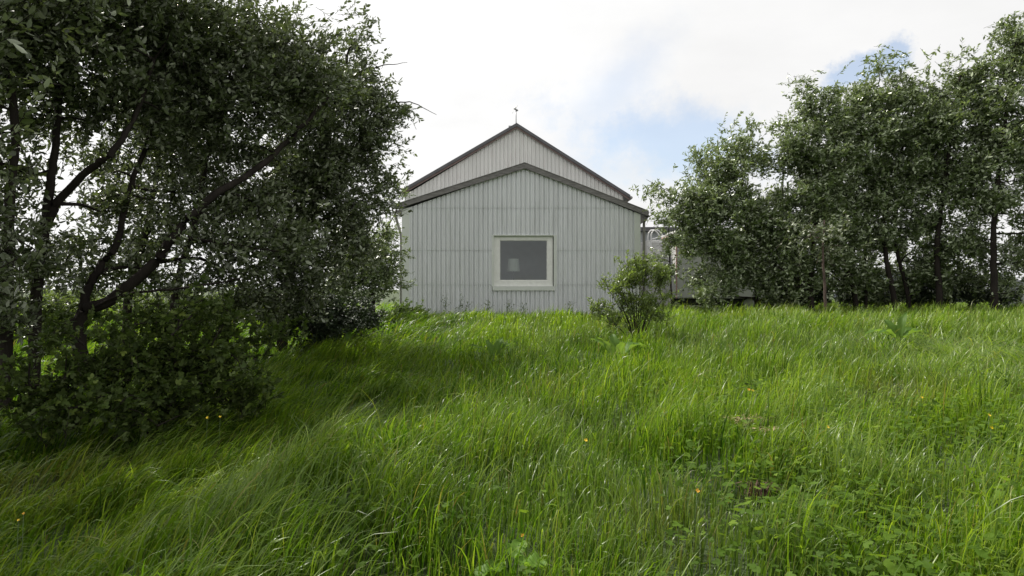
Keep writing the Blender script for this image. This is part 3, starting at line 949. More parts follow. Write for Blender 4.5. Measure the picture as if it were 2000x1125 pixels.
def build_yard():
    # caravan seen corner-on
    d = 24.0
    X = lambda px: (px - 1000) / F * d
    Z = lambda py: EYE + (562.5 - py) / F * d
    x0, x1, y0, y1 = X(1321), X(1321) + 4.9, d, d + 2.3
    zb, zt = Z(583), Z(449)
    g = Hs(x0 + 2, d)
    cv = empty('caravan', ((x0 + x1) / 2, (y0 + y1) / 2, g), 'off white caravan half hidden behind the leafy trees right of the building', 'caravan')
    bm = bmesh.new()
    box(bm, x0, x1, y0, y1, zb, zt - 0.12, 0.05)
    link('body', bm_mesh(bm, 'body'), M['caravan'], cv)
    bm = bmesh.new()
    box(bm, x0 - 0.02, x1 + 0.02, y0 - 0.03, y1 + 0.03, zt - 0.26, zt - 0.17, 0.02)
    box(bm, x0 - 0.03, x1 + 0.03, y0 - 0.045, y1 + 0.045, zt - 0.12, zt - 0.03, 0.03)
    box(bm, x0 + 0.15, x1 - 0.15, y0 + 0.15, y1 - 0.15, zt - 0.03, zt + 0.06, 0.03)
    link('roof', bm_mesh(bm, 'roof'), M['caravan'], cv)
    for zz in (zt - 0.62, Z(528), Z(540), Z(552)):
        bm = bmesh.new(); box(bm, x0 + 0.3, x1 - 0.2, y0 - 0.012, y0 - 0.001, zz, zz + 0.03)
        link('trim_strip', bm_mesh(bm, 'trim_strip'), M['trimgrey'], cv)
    bm = bmesh.new()
    box(bm, x0 - 0.014, x0 + 0.02, y0 - 0.016, y0 + 0.02, zb, zt - 0.27)
    box(bm, x0 - 0.045, x0 - 0.0205, y0 + 0.05, y1 - 0.1, zt - 0.165, zt - 0.13)
    link('corner_edging', bm_mesh(bm, 'corner_edging'), M['redtrim'], cv)
    g2 = Acc(); g2.add(*tube(np.array([(x0 - 0.06, y0 + 0.3, zt - 0.36), (x0 - 0.002, y0 + 0.3, zt - 0.36)]), 0.07, 10))
    link('marker_lamp', g2.mesh('marker_lamp'), M['dark'], cv)
    bm = bmesh.new()
    box(bm, x0 + 0.3, x1 - 0.3, y0 + 0.15, y1 - 0.15, g + 0.28, zb - 0.005)
    link('chassis', bm_mesh(bm, 'chassis'), M['dark'], cv)
    for wy in (y0 + 0.2, y1 - 0.2):
        wheel(cv, x0 + 2.6, wy, g + 0.33, 0.33, 0.2)

    # container with hooped ladder rails, behind
    d2 = 27.6
    X2 = lambda px: (px - 1000) / F * d2
    Z2 = lambda py: EYE + (562.5 - py) / F * d2
    a0, a1 = X2(1264), X2(1264) + 2.4
    g = Hs(a0 + 1, d2)
    ct = empty('storage_container', (a0 + 1.2, d2 + 2.6, g), 'pale grey storage container between the caravan and the building corner', 'container')
    bm = bmesh.new()
    box(bm, a0, a1, d2, d2 + 5.5, g + 0.02, Z2(469), 0.03)
    link('body', bm_mesh(bm, 'body'), M['caravan'], ct)
    for xx in (a0 + 0.02, a0 + 0.62, a1 - 0.12):
        bm = bmesh.new(); box(bm, xx, xx + 0.1, d2 - 0.03, d2 - 0.002, g + 0.05, Z2(472))
        link('corner_post', bm_mesh(bm, 'corner_post'), M['white_paint'], ct)
    bm = bmesh.new()
    box(bm, a0 + 0.13, a0 + 0.61, d2 - 0.02, d2 - 0.002, Z2(474), Z2(470.5))
    link('top_rail', bm_mesh(bm, 'top_rail'), M['white_paint'], ct)
    ld = empty('access_ladder', (a0 + 0.2, d2 - 0.12, g), 'white ladder with two hooped handrails rising over the pale container', 'ladder')
    for off in (0.0, 0.32):
        xx = a0 - 0.0 + off * 0.35
        yy = d2 - 0.12 - off * 0.25
        pts = [(xx, yy, Z2(560)), (xx, yy, Z2(475)), (xx + 0.02, yy, Z2(458)), (xx + 0.13, yy + 0.03, Z2(450.5)), (xx + 0.28, yy + 0.08, Z2(450)), (xx + 0.42, yy + 0.1, Z2(455)), (xx + 0.53, yy + 0.1, Z2(464))]
        gq = Acc(); gq.add(*tube(smooth_line(pts, 5), 0.026, 8))
        link('handrail', gq.mesh('handrail'), M['white_paint'], ld)
    pts = [(a0 + 0.11, d2 - 0.2, Z2(468)), (a0 + 0.3, d2 - 0.1, Z2(466)), (a0 + 0.56, d2 - 0.03, Z2(461))]
    gq = Acc(); gq.add(*tube(np.array(pts), 0.022, 6))
    link('cross_rail', gq.mesh('cross_rail'), M['white_paint'], ld)
    for i in range(7):
        z = g + 0.4 + i * 0.3
        gq = Acc(); gq.add(*tube(np.array([(a0, d2 - 0.12, z), (a0 + 0.11, d2 - 0.2, z)]), 0.015, 6))
        link('rung', gq.mesh('rung'), M['white_paint'], ld)

    # long shed with a dark roof edge, farther back
    d3 = 41.0
    X3 = lambda px: (px - 1000) / F * d3
    Z3 = lambda py: EYE + (562.5 - py) / F * d3
    g = Hs(9, d3) - 0.3
    sh = empty('shed', (X3(1300), d3 + 3, g), 'grey shed with a dark flat roof edge behind the pale container', 'shed')
    bm = bmesh.new(); box(bm, X3(1215), X3(1345), d3, d3 + 6, g, Z3(453))
    link('wall', bm_mesh(bm, 'wall'), M['boards'], sh)
    bm = bmesh.new(); box(bm, X3(1211), X3(1349), d3 - 0.25, d3 + 6.25, Z3(452.6), Z3(444), 0.02)
    link('roof', bm_mesh(bm, 'roof'), M['roofedge'], sh)

    # low boarded wall at the right edge
    d4 = 22.5
    X4 = lambda px: (px - 1000) / F * d4
    Z4 = lambda py: EYE + (562.5 - py) / F * d4
    g = Hs(X4(2000), d4)
    fe = empty('board_fence', (X4(2040), d4, g), 'low grey fence of horizontal boards at the right edge', 'fence')
    bm = bmesh.new()
    z = g + 0.05
    while z < Z4(551):
        box(bm, X4(1966), X4(2120), d4, d4 + 0.025, z, z + 0.105)
        z += 0.115
    link('board_panel', bm_mesh(bm, 'board_panel'), M['boards'], fe)
    for xx in (X4(1966), X4(2040), X4(2120)):
        bm = bmesh.new(); box(bm, xx - 0.05, xx + 0.05, d4 + 0.027, d4 + 0.12, g - 0.2, Z4(545), 0.005)
        link('post', bm_mesh(bm, 'post'), M['boards'], fe)

    # parked car under the right hand trees
    cy = 25.0
    cx0 = (1668 - 1000) / F * cy
    g = Hs(cx0 + 2, cy) + 0.02
    car = empty('parked_car', (cx0 + 2.1, cy + 0.85, g), 'dark blue parked car glimpsed between trunks of the right hand trees', 'car')
    prof = [(0.0, 0.42), (0.05, 0.62), (0.30, 0.74), (1.05, 0.84), (1.75, 1.32), (2.15, 1.42), (3.0, 1.42), (3.45, 1.34), (4.0, 0.95), (4.15, 0.86), (4.2, 0.5), (4.1, 0.28), (0.15, 0.26)]
    bm = bmesh.new()
    rows = []
    for yy, ins in ((0.0, 0.10), (0.12, 0.0), (1.58, 0.0), (1.70, 0.10)):
        row = []
        for px, pz in prof:
            tum = max(0.0, pz - 0.84) * 0.38
            sgn = 1 if yy < 0.8 else -1
            row.append(bm.verts.new((cx0 + px + (ins * (2.1 - px) / 2.1) * 0.4, cy + yy + sgn * tum, g + pz - (ins * 0.3 if pz > 0.4 else 0))))
        rows.append(row)
    n = len(prof)
    for a, b in zip(rows[:-1], rows[1:]):
        for i in range(n):
            bm.faces.new((a[i], a[(i + 1) % n], b[(i + 1) % n], b[i]))
    bm.faces.new(rows[0]); bm.faces.new(list(reversed(rows[-1])))
    link('body', bm_mesh(bm, 'body'), M['carpaint'], car)
    bm = bmesh.new()
    q = lambda *c: bm.faces.new([bm.verts.new((cx0 + p[0], cy + p[1], g + p[2])) for p in c])
    q((1.12, 0.25, 0.895), (1.12, 1.45, 0.895), (1.68, 1.32, 1.285), (1.68, 0.38, 1.285))
    link('windscreen', bm_mesh(bm, 'windscreen'), M['carglass'], car)
    bm = bmesh.new()
    q((1.35, -0.006, 0.86), (2.35, -0.006, 0.86), (2.35, 0.165, 1.33), (1.85, 0.165, 1.33))
    q((2.42, -0.006, 0.86), (3.75, -0.006, 0.86), (3.32, 0.165, 1.31), (2.42, 0.165, 1.33))
    link('side_window', bm_mesh(bm, 'side_window'), M['carglass'], car)
    for yy in (0.2, 1.5):
        bm = bmesh.new(); box(bm, cx0 - 0.005, cx0 + 0.18, cy + yy - 0.14, cy + yy + 0.14, g + 0.58, g + 0.70, 0.02)
        link('headlight', bm_mesh(bm, 'headlight'), M['white_paint'], car)
    for wx in (0.8, 3.4):
        for wy in (0.08, 1.62):
            wheel(car, cx0 + wx, cy + wy, g + 0.31, 0.31, 0.2)


build_yard()


# ------------------------------------------------------------------ trees and shrubs
def gp(px, d):
    """a point on the ground under a pixel column at depth d"""
    x = (px - 1000) / F * d
    return np.array([x, d, Hs(x, d) - 0.05])


def build_trees():
    G = 'dark leaning willows on the left'
    w, b = M['willow'], M['bark']
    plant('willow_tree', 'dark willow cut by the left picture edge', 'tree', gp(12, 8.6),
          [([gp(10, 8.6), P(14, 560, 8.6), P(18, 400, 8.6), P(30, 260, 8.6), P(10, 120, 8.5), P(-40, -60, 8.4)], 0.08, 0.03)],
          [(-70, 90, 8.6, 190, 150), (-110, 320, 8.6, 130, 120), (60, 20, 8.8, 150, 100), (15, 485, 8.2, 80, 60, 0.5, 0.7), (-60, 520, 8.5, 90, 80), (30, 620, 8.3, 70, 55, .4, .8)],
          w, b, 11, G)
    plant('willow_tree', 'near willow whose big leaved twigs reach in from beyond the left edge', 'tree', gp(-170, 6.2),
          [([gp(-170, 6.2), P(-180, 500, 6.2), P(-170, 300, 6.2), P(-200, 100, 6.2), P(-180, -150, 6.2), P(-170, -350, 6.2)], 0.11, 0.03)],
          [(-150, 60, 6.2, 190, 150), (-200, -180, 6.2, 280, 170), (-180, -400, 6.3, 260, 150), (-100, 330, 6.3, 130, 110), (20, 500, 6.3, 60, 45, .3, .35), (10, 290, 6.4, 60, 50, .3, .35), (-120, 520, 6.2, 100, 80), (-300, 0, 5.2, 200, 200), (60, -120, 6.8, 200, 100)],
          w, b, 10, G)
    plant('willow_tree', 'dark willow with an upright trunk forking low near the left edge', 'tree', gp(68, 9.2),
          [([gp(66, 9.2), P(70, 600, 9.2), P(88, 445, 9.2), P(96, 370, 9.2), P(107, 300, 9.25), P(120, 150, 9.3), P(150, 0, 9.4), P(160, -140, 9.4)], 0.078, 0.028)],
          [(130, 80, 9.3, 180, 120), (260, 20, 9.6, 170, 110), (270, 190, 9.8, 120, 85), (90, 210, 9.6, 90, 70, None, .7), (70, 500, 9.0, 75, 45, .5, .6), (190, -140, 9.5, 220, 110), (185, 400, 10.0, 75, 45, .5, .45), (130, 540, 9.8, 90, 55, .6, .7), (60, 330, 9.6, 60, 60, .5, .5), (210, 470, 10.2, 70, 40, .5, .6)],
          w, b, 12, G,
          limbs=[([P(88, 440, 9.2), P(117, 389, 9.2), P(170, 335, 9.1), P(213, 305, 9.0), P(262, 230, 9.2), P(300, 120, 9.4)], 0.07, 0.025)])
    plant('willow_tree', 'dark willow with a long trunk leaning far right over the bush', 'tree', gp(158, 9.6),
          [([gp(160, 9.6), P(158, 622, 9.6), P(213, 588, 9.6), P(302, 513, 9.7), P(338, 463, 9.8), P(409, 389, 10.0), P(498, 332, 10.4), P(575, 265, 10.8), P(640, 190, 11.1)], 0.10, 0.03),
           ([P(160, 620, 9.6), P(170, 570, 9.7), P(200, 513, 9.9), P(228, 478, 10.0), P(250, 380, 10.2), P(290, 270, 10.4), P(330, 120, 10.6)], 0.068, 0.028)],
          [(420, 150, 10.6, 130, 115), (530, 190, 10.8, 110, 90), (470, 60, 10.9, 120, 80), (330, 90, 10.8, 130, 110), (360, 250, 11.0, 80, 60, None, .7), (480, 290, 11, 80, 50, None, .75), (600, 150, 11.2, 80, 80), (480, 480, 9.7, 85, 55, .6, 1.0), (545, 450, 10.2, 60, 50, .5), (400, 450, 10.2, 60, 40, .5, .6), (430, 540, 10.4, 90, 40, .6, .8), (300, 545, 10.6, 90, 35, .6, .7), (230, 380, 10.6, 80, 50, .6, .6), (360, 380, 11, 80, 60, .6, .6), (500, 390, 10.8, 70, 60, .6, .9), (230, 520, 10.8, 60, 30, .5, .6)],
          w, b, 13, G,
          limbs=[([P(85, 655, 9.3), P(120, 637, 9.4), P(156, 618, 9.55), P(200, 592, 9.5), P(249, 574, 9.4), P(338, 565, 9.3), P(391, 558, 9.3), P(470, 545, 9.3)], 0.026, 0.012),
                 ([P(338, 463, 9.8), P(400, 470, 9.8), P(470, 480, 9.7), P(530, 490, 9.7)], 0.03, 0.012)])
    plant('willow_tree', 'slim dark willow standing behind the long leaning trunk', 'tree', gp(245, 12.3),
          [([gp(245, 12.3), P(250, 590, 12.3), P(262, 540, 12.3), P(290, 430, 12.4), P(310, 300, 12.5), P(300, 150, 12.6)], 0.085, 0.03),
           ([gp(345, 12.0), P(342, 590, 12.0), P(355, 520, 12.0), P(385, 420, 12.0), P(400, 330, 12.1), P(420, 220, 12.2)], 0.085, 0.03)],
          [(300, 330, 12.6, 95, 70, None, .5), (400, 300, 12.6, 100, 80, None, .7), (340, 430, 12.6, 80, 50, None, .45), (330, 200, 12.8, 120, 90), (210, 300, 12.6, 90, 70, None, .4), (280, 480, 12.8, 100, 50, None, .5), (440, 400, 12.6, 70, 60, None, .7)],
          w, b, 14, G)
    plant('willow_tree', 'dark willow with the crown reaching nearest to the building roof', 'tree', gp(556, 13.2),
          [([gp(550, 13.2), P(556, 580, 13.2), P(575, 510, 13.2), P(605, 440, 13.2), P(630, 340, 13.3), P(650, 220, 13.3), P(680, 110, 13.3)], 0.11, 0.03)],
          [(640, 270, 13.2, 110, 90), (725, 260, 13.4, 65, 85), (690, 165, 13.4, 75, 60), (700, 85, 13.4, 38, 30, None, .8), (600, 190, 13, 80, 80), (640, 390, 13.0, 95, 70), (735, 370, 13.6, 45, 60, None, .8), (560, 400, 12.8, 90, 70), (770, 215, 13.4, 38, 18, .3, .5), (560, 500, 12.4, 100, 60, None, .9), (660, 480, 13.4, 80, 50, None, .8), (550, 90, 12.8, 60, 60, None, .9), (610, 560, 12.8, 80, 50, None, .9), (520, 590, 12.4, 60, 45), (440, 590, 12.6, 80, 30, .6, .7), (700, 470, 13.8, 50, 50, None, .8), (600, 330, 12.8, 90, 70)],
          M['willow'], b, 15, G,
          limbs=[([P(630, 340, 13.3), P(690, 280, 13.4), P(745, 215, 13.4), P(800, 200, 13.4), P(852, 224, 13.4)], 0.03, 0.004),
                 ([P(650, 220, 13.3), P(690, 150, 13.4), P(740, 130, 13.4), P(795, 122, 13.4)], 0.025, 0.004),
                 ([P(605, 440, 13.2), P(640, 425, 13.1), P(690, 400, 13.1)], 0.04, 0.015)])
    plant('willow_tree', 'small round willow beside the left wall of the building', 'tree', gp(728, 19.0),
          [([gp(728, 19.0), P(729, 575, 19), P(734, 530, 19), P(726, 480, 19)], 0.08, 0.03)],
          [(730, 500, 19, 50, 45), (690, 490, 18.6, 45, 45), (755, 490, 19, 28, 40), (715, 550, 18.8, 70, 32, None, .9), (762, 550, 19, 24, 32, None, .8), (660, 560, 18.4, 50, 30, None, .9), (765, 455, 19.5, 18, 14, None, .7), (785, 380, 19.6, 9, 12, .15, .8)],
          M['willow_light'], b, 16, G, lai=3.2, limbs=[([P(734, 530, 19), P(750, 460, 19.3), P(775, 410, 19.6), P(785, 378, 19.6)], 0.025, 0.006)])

    G = 'willows in the row on the right'
    ws = M['willow_light']
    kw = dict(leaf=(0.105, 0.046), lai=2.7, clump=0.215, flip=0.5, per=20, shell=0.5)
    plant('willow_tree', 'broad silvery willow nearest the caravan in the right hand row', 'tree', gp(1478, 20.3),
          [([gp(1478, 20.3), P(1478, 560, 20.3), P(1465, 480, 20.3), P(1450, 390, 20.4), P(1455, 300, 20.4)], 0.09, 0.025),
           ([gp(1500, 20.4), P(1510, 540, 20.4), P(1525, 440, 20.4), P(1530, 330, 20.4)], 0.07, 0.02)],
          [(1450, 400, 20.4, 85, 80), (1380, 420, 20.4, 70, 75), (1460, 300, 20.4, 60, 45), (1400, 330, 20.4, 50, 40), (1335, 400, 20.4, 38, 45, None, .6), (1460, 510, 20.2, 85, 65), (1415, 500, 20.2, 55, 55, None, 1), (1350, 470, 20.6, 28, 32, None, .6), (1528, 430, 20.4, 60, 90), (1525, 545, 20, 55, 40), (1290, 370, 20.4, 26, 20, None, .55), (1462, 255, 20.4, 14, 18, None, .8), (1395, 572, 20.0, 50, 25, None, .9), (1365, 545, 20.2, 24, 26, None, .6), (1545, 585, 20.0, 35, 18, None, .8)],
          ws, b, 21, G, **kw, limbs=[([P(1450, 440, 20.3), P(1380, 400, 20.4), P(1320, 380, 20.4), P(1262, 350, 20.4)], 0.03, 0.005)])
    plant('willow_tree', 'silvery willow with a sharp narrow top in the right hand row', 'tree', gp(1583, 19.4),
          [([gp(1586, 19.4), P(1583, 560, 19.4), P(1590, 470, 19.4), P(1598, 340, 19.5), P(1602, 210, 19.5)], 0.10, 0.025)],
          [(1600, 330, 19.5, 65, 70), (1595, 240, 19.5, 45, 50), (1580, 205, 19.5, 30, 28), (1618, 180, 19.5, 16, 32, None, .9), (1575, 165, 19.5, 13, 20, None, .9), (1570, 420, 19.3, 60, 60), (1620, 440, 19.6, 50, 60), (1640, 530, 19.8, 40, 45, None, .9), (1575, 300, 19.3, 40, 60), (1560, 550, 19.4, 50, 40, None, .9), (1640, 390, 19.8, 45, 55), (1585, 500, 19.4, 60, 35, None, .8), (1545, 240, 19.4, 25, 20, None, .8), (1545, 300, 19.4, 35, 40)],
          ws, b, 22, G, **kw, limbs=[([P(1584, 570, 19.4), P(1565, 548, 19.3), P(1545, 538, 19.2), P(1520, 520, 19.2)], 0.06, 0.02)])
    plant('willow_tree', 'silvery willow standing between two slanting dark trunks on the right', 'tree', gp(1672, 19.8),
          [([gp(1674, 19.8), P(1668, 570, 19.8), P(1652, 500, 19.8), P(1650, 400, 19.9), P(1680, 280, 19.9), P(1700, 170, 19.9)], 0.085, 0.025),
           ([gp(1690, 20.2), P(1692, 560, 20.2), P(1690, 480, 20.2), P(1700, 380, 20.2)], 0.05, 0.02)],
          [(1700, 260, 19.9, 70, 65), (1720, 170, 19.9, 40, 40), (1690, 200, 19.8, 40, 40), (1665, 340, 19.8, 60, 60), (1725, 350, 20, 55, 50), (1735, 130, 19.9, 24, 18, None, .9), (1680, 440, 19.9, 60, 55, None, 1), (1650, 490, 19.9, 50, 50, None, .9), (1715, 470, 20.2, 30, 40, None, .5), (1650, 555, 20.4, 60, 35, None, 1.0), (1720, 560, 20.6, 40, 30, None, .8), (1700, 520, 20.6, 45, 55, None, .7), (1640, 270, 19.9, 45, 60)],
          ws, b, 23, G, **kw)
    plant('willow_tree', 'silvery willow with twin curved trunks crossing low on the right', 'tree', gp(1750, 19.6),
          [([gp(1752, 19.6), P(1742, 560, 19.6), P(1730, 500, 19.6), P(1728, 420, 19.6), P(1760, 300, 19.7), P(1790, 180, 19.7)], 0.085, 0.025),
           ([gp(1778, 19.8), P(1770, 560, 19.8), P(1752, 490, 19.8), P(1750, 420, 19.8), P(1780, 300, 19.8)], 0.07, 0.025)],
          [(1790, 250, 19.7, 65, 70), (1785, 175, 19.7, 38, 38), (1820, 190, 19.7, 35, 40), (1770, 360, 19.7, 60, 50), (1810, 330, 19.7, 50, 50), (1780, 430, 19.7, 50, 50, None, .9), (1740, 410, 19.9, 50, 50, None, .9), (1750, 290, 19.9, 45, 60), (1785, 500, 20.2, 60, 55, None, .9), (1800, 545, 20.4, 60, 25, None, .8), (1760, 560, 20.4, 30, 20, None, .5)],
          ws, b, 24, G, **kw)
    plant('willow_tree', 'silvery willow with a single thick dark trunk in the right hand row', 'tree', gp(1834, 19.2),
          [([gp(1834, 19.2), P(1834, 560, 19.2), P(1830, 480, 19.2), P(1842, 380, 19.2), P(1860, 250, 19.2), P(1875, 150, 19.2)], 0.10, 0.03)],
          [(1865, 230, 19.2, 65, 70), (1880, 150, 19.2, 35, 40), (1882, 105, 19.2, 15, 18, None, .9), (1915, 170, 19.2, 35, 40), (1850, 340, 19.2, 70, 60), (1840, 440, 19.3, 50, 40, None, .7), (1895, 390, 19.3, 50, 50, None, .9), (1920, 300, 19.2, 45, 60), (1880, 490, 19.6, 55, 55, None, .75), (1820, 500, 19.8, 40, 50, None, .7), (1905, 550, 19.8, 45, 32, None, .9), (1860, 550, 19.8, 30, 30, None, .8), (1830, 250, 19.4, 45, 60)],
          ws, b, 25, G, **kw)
    plant('willow_tree', 'tall willow rising highest at the right picture edge', 'tree', gp(1942, 18.4),
          [([gp(1942, 18.4), P(1942, 560, 18.4), P(1940, 470, 18.4), P(1946, 380, 18.4), P(1965, 220, 18.4), P(1985, 60, 18.4)], 0.105, 0.03)],
          [(1985, 190, 18.4, 60, 90), (1965, 75, 18.4, 24, 32), (2030, 90, 18.4, 60, 80), (1960, 300, 18.4, 55, 60), (2040, 300, 18.4, 80, 90), (1945, 400, 18.3, 45, 50, None, .7), (1990, 420, 18.4, 45, 45, None, .7), (2060, 460, 18.4, 60, 60), (1975, 520, 18.6, 50, 45, None, .8), (1915, 470, 18.8, 40, 55, None, .7), (1930, 250, 18.8, 40, 60)],
          ws, b, 26, G, **kw)
    plant('willow_sapling', 'slim reddish trunk of a young willow standing before the right hand row', 'tree', gp(1612, 17.6),
          [([gp(1613, 17.6), P(1611, 560, 17.6), P(1607, 500, 17.6), P(1610, 430, 17.7)], 0.042, 0.02)],
          [(1608, 450, 17.7, 35, 30, None, .7), (1625, 490, 17.8, 25, 20, None, .5)],
          w, M['redbark'], 27, None, **kw)
    plant('willow_sapling', 'thin young willow in front of the caravan, right of the low shrub', 'tree', gp(1312, 19.0),
          [([gp(1313, 19), P(1311, 570, 19), P(1308, 500, 19), P(1306, 440, 19)], 0.035, 0.012)],
          [(1305, 470, 19, 22, 26, None, .7), (1298, 425, 19, 20, 20, None, .7), (1285, 500, 19, 12, 14, None, .6), (1318, 520, 19, 20, 20, None, .6)],
          ws, b, 28, None, leaf=(0.085, 0.038), lai=2.6, clump=0.12, flip=0.4)

    # shrubs
    def fan(px, d, tips, r=0.018):
        g0 = gp(px, d)
        out = []
        for tx, ty, td in tips:
            t = P(tx, ty, td)
            s = g0
            mid = s * 0.5 + t * 0.5 + np.array([0, 0, 0.08])
            out.append(([s, mid, t], r, r * 0.3))
        return out
    plant('currant_bush', 'wide dark leafy bush in the left foreground under the leaning trunk', 'bush', gp(330, 7.2),
          fan(330, 7.2, [(180, 700, 7.0), (260, 640, 7.4), (350, 610, 7.5), (430, 640, 7.6), (500, 700, 7.5), (120, 760, 6.8)]),
          [(330, 690, 7.4, 130, 80, None, .8), (210, 730, 7.0, 120, 75, None, .8), (440, 700, 7.6, 80, 75, None, .8), (370, 625, 7.9, 90, 35), (60, 760, 6.7, 110, 70, None, .8), (320, 790, 6.9, 140, 60, None, .9), (440, 780, 7.2, 70, 60, None, .9), (250, 640, 7.7, 70, 35, None, .8), (160, 800, 6.5, 110, 55, None, .8), (510, 650, 8.2, 45, 30, None, .8), (440, 600, 8.2, 35, 18, .3, .8), (320, 595, 8.0, 30, 16, .3, .8), (140, 660, 7.4, 50, 30, .4, .6), (510, 740, 7.9, 25, 30, .3, .5), (380, 850, 6.8, 60, 25, .4, .6)],
          M['currant'], b, 31, None, leaf=(0.062, 0.050), lai=2.5, shape=LOBED, clump=0.15, flip=0.2, wind=0.5, twig=0.28, up=0.5, shell=0.2, parts=('stems', 'foliage'))
    plant('young_shrub', 'low green shrub standing alone in front of the building', 'shrub', gp(1245, 11.3),
          fan(1245, 11.3, [(1195, 560, 11.3), (1222, 515, 11.4), (1240, 495, 11.3), (1262, 520, 11.2), (1290, 540, 11.3), (1210, 590, 11.1), (1150, 592, 11.4), (1275, 580, 11.1), (1232, 540, 11.5), (1250, 550, 11.0), (1300, 575, 11.4), (1180, 550, 11.3), (1213, 560, 11.0)], 0.012),
          [(1238, 535, 11.3, 40, 34), (1258, 515, 11.4, 12, 22, .12, .9), (1275, 545, 11.3, 32, 30), (1207, 560, 11.3, 28, 30, None, .8), (1238, 508, 11.3, 10, 16, .1, 1), (1213, 512, 11.3, 9, 14, .1, 1), (1300, 575, 11.3, 14, 24, None, .8), (1250, 585, 11.22, 48, 22, None, .6), (1165, 590, 11.3, 22, 9, .2, .8), (1188, 600, 11.22, 22, 12, .25, .7), (1180, 545, 11.3, 8, 12, .15, .7), (1245, 605, 11.2, 45, 20, None, .55), (1205, 605, 11.1, 30, 18, None, .6), (1285, 600, 11.2, 25, 20, None, .7), (1262, 500, 11.3, 8, 14, .1, .8), (1230, 525, 11.3, 25, 20, None, .7), (1195, 625, 11.15, 18, 14, .25, .4)],
          M['shrub'], M['bark'], 32, None, leaf=(0.056, 0.021), lai=1.75, clump=0.08, flip=0.25, wind=0.15, twig=0.22, up=0.9, thin=0.8, parts=('stems', 'foliage'))
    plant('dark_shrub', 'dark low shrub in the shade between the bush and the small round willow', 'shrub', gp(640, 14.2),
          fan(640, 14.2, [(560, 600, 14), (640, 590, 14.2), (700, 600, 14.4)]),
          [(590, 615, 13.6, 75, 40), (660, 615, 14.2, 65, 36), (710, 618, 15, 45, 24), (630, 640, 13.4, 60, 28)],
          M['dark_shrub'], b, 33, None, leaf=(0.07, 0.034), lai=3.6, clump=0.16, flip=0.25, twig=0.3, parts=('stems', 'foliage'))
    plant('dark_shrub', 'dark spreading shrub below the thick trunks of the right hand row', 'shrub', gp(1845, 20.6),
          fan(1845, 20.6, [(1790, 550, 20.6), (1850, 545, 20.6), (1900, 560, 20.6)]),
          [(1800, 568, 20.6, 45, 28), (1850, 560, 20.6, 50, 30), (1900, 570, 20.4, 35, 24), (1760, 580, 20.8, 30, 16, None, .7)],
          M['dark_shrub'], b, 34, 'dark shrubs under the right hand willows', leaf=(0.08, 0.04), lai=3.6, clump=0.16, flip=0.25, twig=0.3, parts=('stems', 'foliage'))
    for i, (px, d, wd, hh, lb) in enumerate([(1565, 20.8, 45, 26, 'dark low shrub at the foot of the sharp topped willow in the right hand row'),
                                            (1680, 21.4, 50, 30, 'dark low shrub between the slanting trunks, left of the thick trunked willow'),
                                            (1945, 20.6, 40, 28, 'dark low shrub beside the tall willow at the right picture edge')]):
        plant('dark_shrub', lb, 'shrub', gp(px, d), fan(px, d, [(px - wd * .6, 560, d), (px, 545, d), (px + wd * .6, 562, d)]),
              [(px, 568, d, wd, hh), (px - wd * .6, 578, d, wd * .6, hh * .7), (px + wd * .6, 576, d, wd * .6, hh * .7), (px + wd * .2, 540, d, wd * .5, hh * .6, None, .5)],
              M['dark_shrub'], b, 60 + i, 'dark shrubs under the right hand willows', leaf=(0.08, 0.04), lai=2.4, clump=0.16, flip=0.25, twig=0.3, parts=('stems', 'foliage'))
    for i, (px, d, wd, top, lb) in enumerate([(60, 15, 90, 585, 'sunlit light green bush seen behind the trunks at the left edge'),
                                             (150, 16, 80, 570, 'sunlit light green bush seen behind the base of the leaning trunk'),
                                             (330, 17, 95, 575, 'sunlit light green bush seen under the long leaning trunk'),
                                             (460, 18, 80, 580, 'sunlit light green bush seen behind the wide dark bush, beyond the trunks')]):
        plant('green_bush', lb, 'bush', gp(px, d), fan(px, d, [(px - wd * .5, top + 5, d), (px, top - 5, d), (px + wd * .5, top + 5, d)]),
              [(px, top + 25, d, wd, 32), (px - wd * .5, top + 35, d, wd * .5, 25), (px + wd * .5, top + 30, d, wd * .5, 28)],
              M['hedge'], b, 40 + i, 'light green bushes behind the left hand trunks', leaf=(0.075, 0.036), lai=2.6, clump=0.18, flip=0.3, twig=0.3, parts=('stems', 'foliage'))
    plant('nettle_patch', 'yellow green weedy plant at the left foot of the building', 'plant', gp(800, 20.6),
          fan(800, 20.6, [(775, 600, 20.5), (800, 590, 20.6), (830, 597, 20.6)], 0.01),
          [(800, 603, 20.4, 34, 12), (770, 608, 19.8, 30, 12), (830, 606, 20.8, 22, 9)],
          M['nettle'], M['stem'], 36, None, leaf=(0.07, 0.04), lai=2.6, clump=0.12, flip=0.2, twig=0.22, up=0.9, parts=('stems', 'foliage'))


build_trees()


